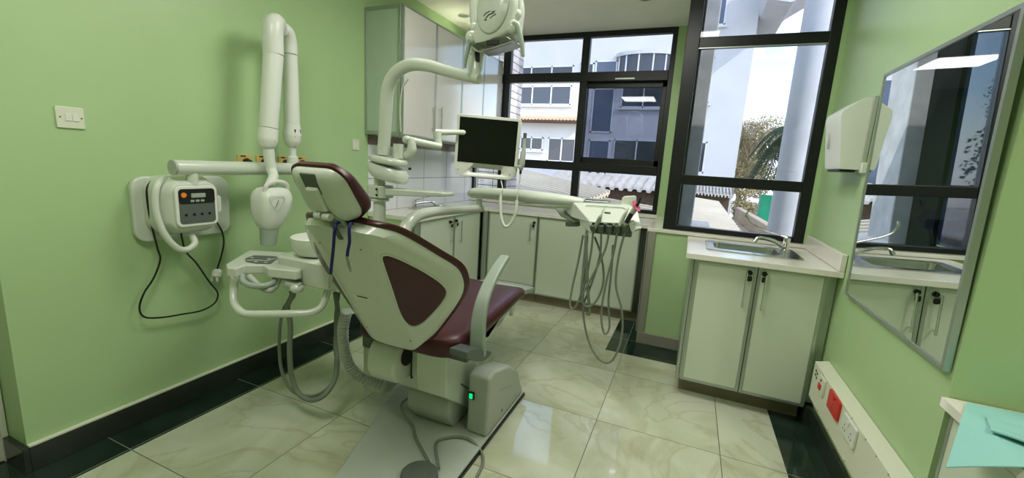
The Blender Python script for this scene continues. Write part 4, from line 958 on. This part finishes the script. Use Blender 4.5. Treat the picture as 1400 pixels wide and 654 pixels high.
# ---- delivery unit
t = DU = thing('delivery_unit', (1.08, 1.55, 1.0), 'cream instrument delivery head on a swing arm with hanging grey hoses', 'delivery unit')
fa = [W(546, 345, y=1.0), W(549, 328, y=1.02), W(556, 309, y=1.06), W(569, 296, y=1.14), W(590, 290, y=1.28), W(620, 287.5, y=1.45), W(648, 285.5, y=1.62), W(659, 285, y=1.68)]
MB().tube([W(540, 385, y=.98)]+fa, [.036, .036, .036, .036, .034, .031, .028, .026, .025], 26).build('lower_arm', M['plas'], t)
MB().tube([W(655, 287, y=1.66), W(655, 282, y=1.66), W(655, 272, y=1.66)], [.026, .022, .022], 20, smooth=False).build('pivot_post', M['plas'], t)
ua = [W(642, 266, y=1.70), W(646, 264.5, y=1.68), W(655, 264, y=1.66), W(700, 267, y=1.63), W(750, 272, y=1.60), W(790, 276, y=1.58), W(797, 277.5, y=1.58)]
MB().tube(ua, [.018, .034, .040, .044, .042, .030, .016], 26, up=(0, 0, 1), flat=.92).build('upper_arm', M['plas'], t)
# head
def H(a, b, y): return W(a, b, y=y)
hdm = MB()
# front sloping panel with left cheek, built as a closed shell: ring of (px,py) at back and front
yb_, yf = 1.78, 1.44
top_back = [H(752, 266, 1.80), H(845, 272, 1.80)]
f_tl, f_tr, f_br, f_bl = H(784, 277, 1.55), H(862, 281, 1.55), H(868, 306, 1.43), H(806, 303.5, 1.43)
b_tl, b_tr = H(755, 268, 1.85), H(848, 274, 1.85)
lowz = .05
hdm.loft([[b_tl-V((0, 0, .03)), b_tr-V((0, 0, .03)), b_tr, b_tl], [f_tl-V((0, 0, .09)), f_tr-V((0, 0, .09)), f_tr, f_tl], [f_bl-V((0, 0, .006)), f_br-V((0, 0, .006)), f_br+V((0, 0, .004)), f_bl+V((0, 0, .004))]])
HDm = hdm.build('head_housing', M['plas'], t, bevel=.010, seg=3, ang=25)
th = .014
ck = [H(784, 278, 1.55), H(806, 303, 1.43), H(807, 319, 1.43), H(794, 309, 1.50)]
MB().loft([ck, [p+V((.016, 0, 0)) for p in ck]]).build('left_cheek', M['plas'], HDm, bevel=.006)
ck = [H(861, 280, 1.55), H(872, 287, 1.50), H(878, 313, 1.42), H(866, 318, 1.43), H(864, 306, 1.43)]
MB().loft([ck, [p+V((-.016, .004, 0)) for p in ck]]).build('right_cheek', M['plas'], HDm, bevel=.006)
pn = [H(801, 281.5, 1.52), H(803, 280.8, 1.525), H(852, 284, 1.525), H(857, 287, 1.51)]
MB().tube(pn, .0022, 6, smooth=False).build('panel_groove', M['plas_g'], HDm)
a = H(826.5, 290.6, 1.487); b = H(834.5, 291.2, 1.487)
MB().tube([a, b], .0045, 8, smooth=False).build('panel_mark', M['plas_d'], HDm, label='small dark lettering')
MB().tube([H(822, 296, 1.45), H(827, 282, 1.52)], .0014, 6, smooth=False).build('panel_line', M['plas_g'], HDm)
# steel tray edge on top
MB().loft([[H(797, 273.5, 1.66), H(835, 276.5, 1.66), H(832, 278, 1.60), H(792, 275.5, 1.60)], [p+V((0, 0, .008)) for p in (H(797, 273.5, 1.66), H(835, 276.5, 1.66), H(832, 278, 1.60), H(792, 275.5, 1.60))]]).build('steel_tray', M['steel'], t, bevel=.002)
q = H(797, 274.5, 1.60); B(q.x-.014, q.x+.014, q.y-.02, q.y+.02, q.z-.002, q.z+.012).build('white_button', M['plas_w'], t, bevel=.003)
# back tab
tb = [H(849, 268, 1.62), H(869, 267, 1.62), H(871, 284, 1.62), H(850, 283, 1.62)]
tc = sum(tb, V((0, 0, 0)))/4
MB().prism(rrect((tb[1]-tb[0]).length, (tb[0]-tb[3]).length, .018, 5), tc, (tb[1]-tb[0]).normalized(), (0, 0, 1), (0, .018, 0)).build('handle_tab', M['plas'], t, bevel=.005)
# bracket below and left
MB().loft([[H(755, 281, 1.68), H(783, 281, 1.68), H(793, 300, 1.62), H(788, 308, 1.62), H(766, 296, 1.66)], [p+V((0, .12, 0)) for p in (H(755, 281, 1.68), H(783, 281, 1.68), H(793, 300, 1.62), H(788, 308, 1.62), H(766, 296, 1.66))]]).build('under_bracket', M['plas_g'], t, bevel=.010, label='grey bracket under the head')
MB().cyl(H(783, 304, 1.63), H(783, 309, 1.63), .045, 24).build('bracket_knob', M['plas_d'], t, label='dark knob')
MB().tube([H(704, 279, 1.62), H(740, 281, 1.60), H(770, 281, 1.60), H(792, 282, 1.58)], [.012, .026, .030, .02], 16, flat=.6).build('arm_shroud', M['plas'], t)
# tool holder row
hr0, hr1 = H(806, 311, 1.46), H(864, 313, 1.46)
MB().box(hr0.x, hr1.x, 1.455, 1.50, hr0.z-.030, hr0.z+.022).build('holder_rail', M['holder'], t, bevel=.004)
HPX = [811, 822, 833, 844, 855]
for i, a in enumerate(HPX):
    c_ = H(a, 311, 1.445)
    MB().lathe([(.017, -.030), (.021, -.022), (.021, .012), (.015, .020), (.013, .020), (.013, -.030)], c_, (0, -.25, 1), 16).build('tool_holder', M['holder'], t)
# hoses
hoses = [
 [(811, 316), (808, 345), (800, 385), (788, 418), (780, 420), (781, 400), (790, 360), (797, 322)],
 [(822, 316), (820, 350), (808, 390), (797, 415), (795, 402), (800, 360), (803, 322)],
 [(833, 316), (826, 345), (806, 385), (796, 405), (801, 419), (815, 412), (825, 385), (822, 350), (813, 324)],
 [(844, 316), (839, 345), (828, 390), (822, 430), (826, 456), (833, 448), (832, 410), (836, 370), (838, 335)],
 [(855, 316), (846, 350), (842, 390), (850, 425), (850, 460), (838, 492), (822, 494), (806, 470), (797, 425), (800, 370), (803, 325)],
 [(801, 322), (802, 360), (804, 400), (806, 428), (802, 429)],
]
for i, hpx in enumerate(hoses):
    n_ = len(hpx); pts_ = []
    for k, (a, b) in enumerate(hpx):
        f_ = k/(n_-1); yy = 1.445+.10*f_+.02*math.sin(i*2.1)*math.sin(PI*f_)
        pts_.append(H(a, b, yy))
    MB().tube(pts_, .0062 if i != 5 else .009, 10).build('hose', M['rubber'], t)

# hand instruments standing in the holders
t = thing('curing_light', tuple(H(867, 296, 1.43)), 'curing light with a pink round shield and black tip, rightmost instrument', 'curing light')
MB().tube([H(853, 312, 1.44), H(860, 298, 1.43), H(868, 286, 1.42), H(871.5, 281, 1.42)], [.012, .014, .016, .012], 14).build('handpiece', M['plas_gl'], t)
MB().tube([H(856.5, 304.5, 1.424), H(863.5, 292, 1.414)], .0115, 10, smooth=False).build('grip', M['black'], t, label='black grip panel')
MB().tube([H(870, 282, 1.41), H(873.5, 277, 1.41), H(876, 270, 1.41)], [.009, .007, .005], 10).build('tip', M['black'], t)
ax_ = (H(873, 278, 1.41)-H(866, 290, 1.41)).normalized()
MB().lathe([(.006, 0), (.028, .001), (.034, .003), (.034, .006), (.006, .005)], H(869, 282.5, 1.41), tuple(ax_+V((.5, -.3, -.2))), 24).build('shield', M['pink'], t, label='round pink shield')
t = thing('handpiece', tuple(H(818, 300, 1.43)), 'slim metal handpiece leaning in the leftmost tool holder', 'dental handpiece', None)
MB().tube([H(811, 318, 1.445), H(815, 308, 1.435), H(820, 298, 1.425), H(822, 294, 1.425)], [.009, .010, .012, .006], 12).build('body', M['plas_g'], t)
MB().tube([H(822, 294.5, 1.425), H(824, 286, 1.425)], [.003, .0015], 8, smooth=False).build('needle', M['chrome'], t)
t = thing('handpiece', tuple(H(852, 300, 1.43)), 'tapered cream handpiece standing left of the pink curing light', 'dental handpiece', None)
MB().tube([H(843, 316, 1.445), H(849, 304, 1.435), H(855, 292, 1.425), H(859.5, 285, 1.425)], [.010, .012, .010, .003], 12).build('body', M['plas'], t)

# ---- assistant tray
t = thing('assistant_tray', (-.25, .45, .78), 'white assistant tray with a dark keypad and tube handle beside the chair', 'tray')
TZ = .800
tp = [(308, 361.5), (341, 342), (414, 346.5), (417.5, 353), (412, 369), (404, 371), (366, 367), (359, 362.5), (333, 363), (322, 367.5), (310, 366)]
T3 = [W(a, b, z=TZ) for a, b in tp]
TB = MB().loft([[p-V((0, 0, .042)) for p in T3], T3]).build('tray_top', M['plas'], t, bevel=.006, seg=3, ang=25)
kp = [W(a, b, z=TZ+.001) for a, b in [(335, 354), (347, 349.5), (378, 351), (379, 354.5), (370, 361), (352, 361), (336, 358)]]
KP = MB().loft([kp, [p+V((0, 0, .0015)) for p in kp]]).build('keypad', M['pedal'], TB, label='dark grey keypad')
ks_ = MB()
for (a, b) in ((345, 352.5), (368, 354), (350, 358), (364, 359)):
    c_ = W(a, b, z=TZ+.003); ks_.prism([(-.008, -.006), (.008, -.006), (0, .008)], c_, (1, 0, 0), (0, 1, 0), (0, 0, .001))
c1_, c2_ = W(337, 356, z=TZ+.003), W(377, 353.5, z=TZ+.003)
ks_.tube([c1_, W(352, 356, z=TZ+.003), W(364, 356.5, z=TZ+.003), c2_], .0015, 6)
ks_.build('key_symbols', M['plas_w'], KP)
def Z(a, b, z): return W(a, b, z=z)
MB().tube([W(331, 377, z=.755), W(333, 386, z=.735), W(345, 391, z=.728), W(362, 391, z=.728), W(374, 386, z=.735), W(377, 378, z=.755)], .013, 14).build('grab_handle', M['plas_g'], t, label='grey grab handle')
MB().tube([W(340, 378, z=.755), W(356, 392, z=.715), W(368, 397, z=.705), W(377, 391, z=.715), W(381, 380, z=.75)], .014, 12).build('tray_bracket', M['plas_gl'], t)
lp_ = [W(321, 378, z=.76), W(319.5, 395, z=.70), W(320.5, 415, z=.645), W(332, 428, z=.615), W(350, 430, z=.615), W(400, 429, z=.615), W(425, 427.5, z=.615), W(440, 419, z=.635), W(447, 400, z=.69), W(447.5, 384, z=.735)]
MB().tube(lp_, .0165, 16).build('loop_handle', M['plas'], t, label='large cream tube handle')
MB().tube([W(395, 379, z=.76), W(398, 386, z=.73)], [.03, .026], 16, smooth=False).build('hose_block', M['plas_g'], t)
MB().tube([W(393, 388, z=.73), W(412, 393, z=.72)], [.022, .020], 16, smooth=False).build('hose_valve', M['plas_gl'], t)
MB().ell(W(406, 394, z=.715), .03, .03, .024).build('valve_knob', M['plas'], t)
for dx in (0, 1):
    P0 = [(399, 398), (399+dx*3, 405), (393-dx*4, 420), (397-dx*14, 445), (396-dx*14, 480), (398-dx*12, 510), (406-dx*6, 535), (422, 547-dx*5), (440, 543-dx*6), (455, 525-dx*3), (461-dx*2, 500), (459, 470), (462-dx*3, 430), (458+dx*6, 400)]
    D = [(.50 if k < 9 else .50+.05*(k-8)) for k in range(len(P0))]
    MB().tube([W(a, b, y=d_+dx*.02) for (a, b), d_ in zip(P0, D)], .0125 if dx == 0 else .008, 12).build('suction_hose', M['rubber'], t)
# ================================================================== OUTSIDE
M['render'] = mat('white_render', (.50, .50, .51), .8, var=.04, vscale=1.2)
M['conc'] = mat('concrete', (.36, .36, .35), .85, var=.18, vscale=7, bump=.3, bscale=40)
M['conc_l'] = mat('pale_concrete', (.46, .46, .48), .8, var=.08, vscale=6)
M['brick'] = gridmat('pale_brick', (.50, .45, .43), (.12, .11, .10), 'X', .22, .085, 0, 0, .012, .8, .25)
M['fwin'] = mat('facade_glass', (.035, .04, .055), .08)
M['fwin_b'] = mat('facade_blue_glass', (.07, .09, .14), .15)
M['ffr'] = mat('facade_frame', (.55, .57, .60), .5)
M['rooft'] = mat('clay_tile', (.50, .36, .24), .7, var=.2, vscale=20)
M['roofc'] = mat('cream_roof_sheet', (.52, .45, .33), .55, var=.10, vscale=1.5)
M['roofg'] = mat('pale_roof_sheet', (.42, .39, .35), .6, var=.15, vscale=2)
M['brown'] = mat('brown_eaves', (.10, .055, .035), .8, var=.2, vscale=3)
M['sand'] = mat('sandy_ground', (.56, .50, .42), .9, var=.15, vscale=1)
M['bark'] = mat('tree_bark', (.26, .20, .13), .9)
M['leaf'] = mat('tree_leaves', (.045, .095, .025), .6, var=.3, vscale=3)
M['leafy'] = mat('dry_tree_leaves', (.30, .25, .13), .8, var=.3, vscale=3)
M['leafd'] = mat('palm_leaves', (.025, .05, .025), .5)
M['sandw'] = mat('sandy_render', (.42, .33, .23), .9, var=.15, vscale=2)
M['gsheet'] = mat('green_sheeting', (.02, .42, .22), .6)
st(B(-60, 60, 3.9, 90, -3.4, -3.2).build('ground', M['sand'], smooth=False))
FY = 14.0
t = thing('apartment_building', (-2, FY, -3.2), 'white rendered apartment building across the yard with dark and blue windows', 'building')
B(-9, 2.72, FY, FY+8, -3.2, 6.95).build('wall', M['render'], t, smooth=False)
def fwin(x0, x1, z0, z1, n, mt='fwin', sill=True):
    mb = MB(); fwd = .045
    mb.box(x0, x1, FY-.03, FY+.01, z0, z0+fwd).box(x0, x1, FY-.03, FY+.01, z1-fwd, z1)
    for i in range(n+1):
        xx = x0+(x1-x0-fwd)*i/n; mb.box(xx, xx+fwd, FY-.03, FY+.01, z0, z1)
    w = mb.build('window', M['ffr'], t, smooth=False)
    B(x0+.01, x1-.01, FY-.012, FY-.004, z0+.01, z1-.01).build('pane', M[mt], w, smooth=False)
    if sill: B(x0-.06, x1+.06, FY-.10, FY, z0-.07, z0-.01).build('sill', M['ffr'], w)
fwin(-5.0, -2.68, 4.30, 4.74, 3); fwin(-2.45, -1.98, 4.32, 4.80, 1)
fwin(-4.87, -2.69, 3.42, 4.08, 3)
fwin(-4.5, -3.60, 1.83, 2.30, 2); fwin(-3.41, -2.39, 1.46, 2.30, 2)
for z0, z1 in ((4.25, 4.86), (2.52, 3.98), (1.0, 2.28)): fwin(-1.93, -1.20, z0, z1, 1, 'fwin_b', False)
fwin(-.98, .45, 3.35, 4.02, 2); fwin(-1.07, .44, 1.52, 2.33, 2); fwin(-1.1, .6, .55, 1.12, 3, 'fwin_b'); fwin(.9, 1.2, .5, 1.1, 1, 'fwin_b')
fwin(1.40, 1.70, 3.50, 4.86, 1); fwin(1.52, 1.82, 1.36, 2.34, 1); fwin(1.55, 1.85, 5.75, 6.7, 1, 'fwin_b'); fwin(1.35, 1.7, -1.0, .2, 1)
# curved bay with its window band and cornice
def bay(z0, z1, r, mt, nm, par):
    pts = [(-.33+ r*1.0*math.cos(a), FY-.55*r/1.0*math.sin(a)) for a in [PI*k/18 for k in range(19)]]
    return MB().prism([(p[0], p[1]) for p in pts], (0, 0, z0), (1, 0, 0), (0, 1, 0), (0, 0, z1-z0)).build(nm, M[mt], par, ang=30)
bay(4.30, 4.40, .92, 'render', 'bay_ledge', t); bb = bay(4.40, 4.92, .84, 'fwin', 'bay_window', t); bay(4.92, 5.03, .94, 'conc_l', 'bay_cornice', t)
mb = MB()
for k in range(1, 18, 3):
    a = PI*k/18; mb.cyl((-.33+.85*math.cos(a), FY-.47*math.sin(a), 4.40), (-.33+.85*math.cos(a), FY-.47*math.sin(a), 4.92), .025, 8)
mb.cyl; mb.build('bay_mullions', M['ffr'], bb)
mb = MB()
for i in range(26): mb.tube([(-5.3+i*.125, FY-.65, 2.90), (-5.3+i*.125, FY, 3.06)], .065, 8, smooth=False)
mb.build('tile_awning', M['rooft'], t); B(-5.35, -2.1, FY-.6, FY, 2.80, 2.88).build('awning_board', M['brown'], t)
MB().prism(chaikin([(2.70, 5.9), (3.35, 5.75), (3.5, 6.2), (4.6, 6.9), (4.6, 7.2), (2.70, 7.2)], 2, .1), (0, FY-1.5, 0), (1, 0, 0), (0, 0, 1), (0, 3, 0)).build('roof_slab', M['conc_l'], t)

def corr(name, A, Bp, C, D, nrib, mt, label, cat, amp=.03):
    """corrugated sheet: ribs run from A to Bp ; D-C is the other long side"""
    A, Bp, C, D = V(A), V(Bp), V(C), V(D); nrm = (Bp-A).cross(D-A).normalized()
    if nrm.z < 0: nrm = -nrm
    r0, r1 = [], []
    for i in range(nrib*6+1):
        s = i/(nrib*6); ph = (i % 6)/6
        h = amp if ph < .34 else 0
        r0.append(A.lerp(D, s)+nrm*h); r1.append(Bp.lerp(C, s)+nrm*h)
    mb = MB(); n = len(r0); mb.v += r0+r1+[p-V((0, 0, .06)) for p in r0]+[p-V((0, 0, .06)) for p in r1]
    for i in range(n-1):
        mb.f.append((i, i+1, n+i+1, n+i)); mb.f.append((2*n+i, 3*n+i, 3*n+i+1, 2*n+i+1))
        mb.f.append((i, 2*n+i, 2*n+i+1, i+1)); mb.f.append((n+i, n+i+1, 3*n+i+1, 3*n+i))
    mb.f.append((0, n, 3*n, 2*n)); mb.f.append((n-1, 3*n-1, 4*n-1, 2*n-1))
    o = mb.build(name, M[mt], None, smooth=False); tag(o, label, cat); return o
corr('corrugated_roof', (-3.4, 9.5, 1.30), (.33, 6.0, .955), (-.22, 4.1, .64), (-4.2, 6.8, .95), 20, 'roofc', 'large cream ribbed roof sloping down just outside the left window', 'roof', .035)
corr('corrugated_roof', (-2.3, 12.2, 1.18), (-1.9, 9.6, .90), (2.4, 9.7, .86), (2.6, 12.2, 1.10), 20, 'roofg', 'pale corrugated roof seen low across the middle of the left window', 'roof', .06)
t = B(-1.9, 2.3, 9.85, 12.0, -3.2, .84).build('shed', M['brown'], smooth=False); tag(t, 'brown shed wall under the pale corrugated roof', 'shed')
corr('corrugated_roof', (-.6, 7.6, .78), (1.42, 5.2, .80), (1.42, 3.95, .62), (-.1, 4.3, .50), 10, 'roofc', 'cream ribbed roof behind the pink curing light', 'roof', .03)
corr('corrugated_roof', (1.45, 9.6, 1.06), (1.45, 8.6, .97), (2.32, 8.6, .95), (2.36, 9.6, 1.06), 14, 'roofg', 'short white corrugated eave low in the right window', 'roof', .05)
t = B(1.5, 2.27, 8.8, 9.5, -3.2, .90).build('shed', M['brown'], smooth=False); tag(t, 'dark brown shed wall low in the right window', 'shed')
corr('corrugated_roof', (1.45, 8.0, .88), (2.02, 7.8, .84), (2.12, 4.2, .68), (1.45, 4.0, .70), 18, 'roofc', 'cream ribbed sheet roof low in the right window, beside the sandy wall', 'roof', .02)
t = MB().prism([(2.38, 8.6), (2.50, 4.3), (2.62, 4.3), (2.50, 8.6)], (0, 0, -3.2), (1, 0, 0), (0, 1, 0), (0, 0, 3.93)).build('parapet', M['sandw'], bevel=.02); tag(t, 'sandy parapet wall running away in the right window', 'wall')
t = MB().prism([(2.14, 8.4), (2.20, 4.2), (2.498, 4.2), (2.378, 8.4)], (0, 0, -3.2), (1, 0, 0), (0, 1, 0), (0, 0, 3.70)).build('roof_terrace', M['sandw'], smooth=False); tag(t, 'sandy flat ledge along the foot of the parapet', 'ledge')
B(3.95, 4.35, 17.0, 17.6, -3.2, .72).build('green_hoarding', M['gsheet'], bevel=.02)
tag(bpy.data.objects['green_hoarding'], 'bright green sheeted box under the trees in the right window', 'hoarding')

t = MB().box(-1.6, -.690, 4.15, 4.5, -3.2, 5.5).build('brick_pillar', M['brick'], smooth=False); tag(t, 'pale brick pillar outside the left end of the window', 'pillar')
t = MB().box(1.42, 1.558, 3.2, 3.62, -3.2, 5.5).build('concrete_pillar', M['conc'], bevel=.01); tag(t, 'square rough concrete pillar just outside the right window', 'pillar')
t = MB().lathe([(.135, 0), (.135, 8.7)], (2.405, 4.0, -3.2), seg=40).build('round_column', M['conc_l']); tag(t, 'round pale concrete column outside the right window', 'column')
t = MB().box(1.42, 2.55, 2.52, 3.05, .60, .84).box(1.42, 1.72, 3.05, 3.8, .60, .86).build('outer_ledge', M['conc'], bevel=.006); st(t)
gl = st(MB().box(1.42, 1.426, 2.53, 2.84, .92, CZ).build('window_3', M['dglass'], smooth=False))
MB().box(1.42, 1.45, 2.84, 3.2, .86, 3.2).box(1.42, 1.432, 2.53, 2.84, 1.25, 1.32).build('frame', M['matt_black'], gl)  # near-black matt panel and crossbar beside the dark glass

rnd = random.Random(3)
def leaves(mb, c, rx, ry, rz, n, s):
    for _ in range(n):
        while True:
            q = V((rnd.uniform(-1, 1), rnd.uniform(-1, 1), rnd.uniform(-1, 1)))
            if q.length < 1 and q.length > .35: break
        p = V(c)+V((q.x*rx, q.y*ry, q.z*rz)); a = V((rnd.gauss(0, 1), rnd.gauss(0, 1), rnd.gauss(0, 1))).normalized(); b_ = a.orthogonal().normalized()*s*rnd.uniform(.5, 1.1); a = a*s*rnd.uniform(.6, 1.4)
        i = len(mb.v); mb.v += [p-a, p+b_, p+a, p-b_]; mb.f.append((i, i+1, i+2, i+3))
def branches(mb, p, d, L, r, dep):
    e = p+d*L; mb.tube([p, e], [r, r*.6], 6, smooth=False)
    if dep:
        for _ in range(3):
            d2 = (d+V((rnd.uniform(-.7, .7), rnd.uniform(-.7, .7), rnd.uniform(-.1, .5)))).normalized()
            branches(mb, p+d*L*rnd.uniform(.5, 1), d2, L*.72, r*.6, dep-1)
def tree(x, y, z0, H_, R_, mt, n, s, label, dep=4, clumps=7, nm='leafy_tree', lo=.5):
    t = thing(nm, (x, y, z0), label, 'tree')
    mb = MB(); branches(mb, V((x, y, z0)), V((0, 0, 1)), H_*.36, .12*H_/6, dep); mb.build('trunk', M['bark'], t)
    mb = MB()
    for _ in range(clumps):
        cc = (x+rnd.uniform(-.6, .6)*R_, y+rnd.uniform(-.6, .6)*R_, z0+H_*rnd.uniform(lo, .92)); leaves(mb, cc, R_*.55, R_*.55, R_*.5, n, s)
    f = mb.build('foliage', M[mt], t, recalc=False, smooth=False)
    return t
tree(4.5, 27.5, -3.2, 8.9, 1.7, 'leafy', 1500, .045, 'pale bare-branched tree behind the yard in the right window', 5, 8)
tree(4.3, 24.0, -3.2, 4.5, .9, 'leafy', 700, .05, 'low yellow-green tree below the bare tree', 3, 6)
tree(8.6, 36, -3.2, 8.6, 2.6, 'leaf', 1100, .10, 'dark green tree far behind the bare tree', 4, 8)
tree(4.9, 42, -3.2, 8.8, 2.2, 'leafy', 1000, .10, 'distant brownish tree beside the white building edge', 4, 8)
tree(3.10, 11.6, -3.2, 3.75, .55, 'leaf', 700, .06, 'dark green bush low beside the round column', 2, 8, 'leafy_bush', .75)
tree(10.5, 15.5, -3.2, 9.6, 3.4, 'leaf', 2000, .07, 'broad dark green tree reflected at the right of the mirror', 4, 12)
tree(17.5, 24, -3.2, 11.0, 3.8, 'leaf', 1800, .09, 'tall dark green tree reflected behind the broad tree', 4, 12)
# palm
pt = thing('palm_tree', (4.5, 16, -3.2), 'dark palm tree with drooping fronds left of the round column', 'tree')
MB().tube([(4.55, 16, -3.2), (4.55, 16, 0), (4.5, 16, 2.9)], [.22, .18, .16], 12).build('trunk', M['bark'], pt)
for k in range(22):
    a = 2*PI*k/22+rnd.uniform(-.15, .15); up = rnd.uniform(-.1, .9); L = rnd.uniform(1.1, 1.5)
    d = V((math.cos(a), math.sin(a), 0)); pts_ = [V((4.5, 16, 2.9))+d*L*s_*.9+V((0, 0, up*1.6*s_-1.9*s_*s_)) for s_ in [j/8 for j in range(9)]]
    mb = MB(); mb.tube(pts_, .018, 5, smooth=False)
    for j in range(1, 9):
        for q_ in range(3):
            p0 = pts_[j-1].lerp(pts_[j], q_/3); sd = V((-d.y, d.x, 0))
            for sg in (-1, 1):
                i = len(mb.v); tip = p0+sd*sg*.30+d*.15+V((0, 0, -.32)); mb.v += [p0, p0+d*.05, tip]; mb.f.append((i, i+1, i+2))
    mb.build('frond', M['leafd'], pt, recalc=False, smooth=False)

# ================================================================== LIGHT
w = bpy.data.worlds.new('sky'); S.world = w; w.use_nodes = True; n = w.node_tree; L = n.links.new
bg = n.nodes['Background']; sk = n.nodes.new('ShaderNodeTexSky'); sk.sky_type = 'NISHITA'; sk.sun_disc = False
sk.sun_elevation = R(50); sk.sun_rotation = R(140); sk.air_density = 1.0; sk.dust_density = .6
tc = n.nodes.new('ShaderNodeTexCoord'); nz = n.nodes.new('ShaderNodeTexNoise'); nz.inputs['Scale'].default_value = 2.6; nz.inputs['Detail'].default_value = 8; nz.inputs['Roughness'].default_value = .55
mp_ = n.nodes.new('ShaderNodeMapping'); mp_.inputs['Scale'].default_value = (1, 1, 2.2); mp_.inputs['Location'].default_value = (.35, .2, .1)
L(tc.outputs['Generated'], mp_.inputs['Vector']); L(mp_.outputs['Vector'], nz.inputs['Vector'])
cr = n.nodes.new('ShaderNodeMapRange'); cr.inputs['From Min'].default_value = .47; cr.inputs['From Max'].default_value = .62; L(nz.outputs['Fac'], cr.inputs['Value'])
mx = n.nodes.new('ShaderNodeMix'); mx.data_type = 'RGBA'; L(cr.outputs['Result'], mx.inputs['Factor']); L(sk.outputs['Color'], mx.inputs['A']); mx.inputs['B'].default_value = (5.2, 5.4, 5.9, 1)
L(mx.outputs['Result'], bg.inputs['Color']); bg.inputs['Strength'].default_value = .44
sl = bpy.data.lights.new('sun', 'SUN'); sl.energy = 3.2; sl.angle = R(.6); sl.color = (1, .95, .87)
so = bpy.data.objects.new('sun', sl); COL.objects.link(so); so.rotation_euler = V((-.70, .38, -.60)).to_track_quat('-Z', 'Y').to_euler()
# ceiling panel lamp
al_ = bpy.data.lights.new('panel_lamp', 'AREA'); al_.shape = 'SQUARE'; al_.size = .56; al_.energy = 12; al_.color = (1, .97, .90)
ao = bpy.data.objects.new('lamp', al_); COL.objects.link(ao); ao.parent = bpy.data.objects['ceiling_panel_light']; ao.location = (0, 0, -.018)
al2 = bpy.data.lights.new('panel_lamp', 'AREA'); al2.shape = 'RECTANGLE'; al2.size = 1.25; al2.size_y = .56; al2.energy = 15; al2.color = (1, .98, .92)  # fill light of the added panel above the seat
ao2 = bpy.data.objects.new('lamp', al2); COL.objects.link(ao2); ao2.parent = bpy.data.objects['ceiling_panel_light.001']; ao2.location = (0, 0, -.018)
vs = S.view_settings; vs.view_transform = 'Standard'; vs.look = 'None'; vs.exposure = .66; vs.gamma = 1; vs.use_curve_mapping = False
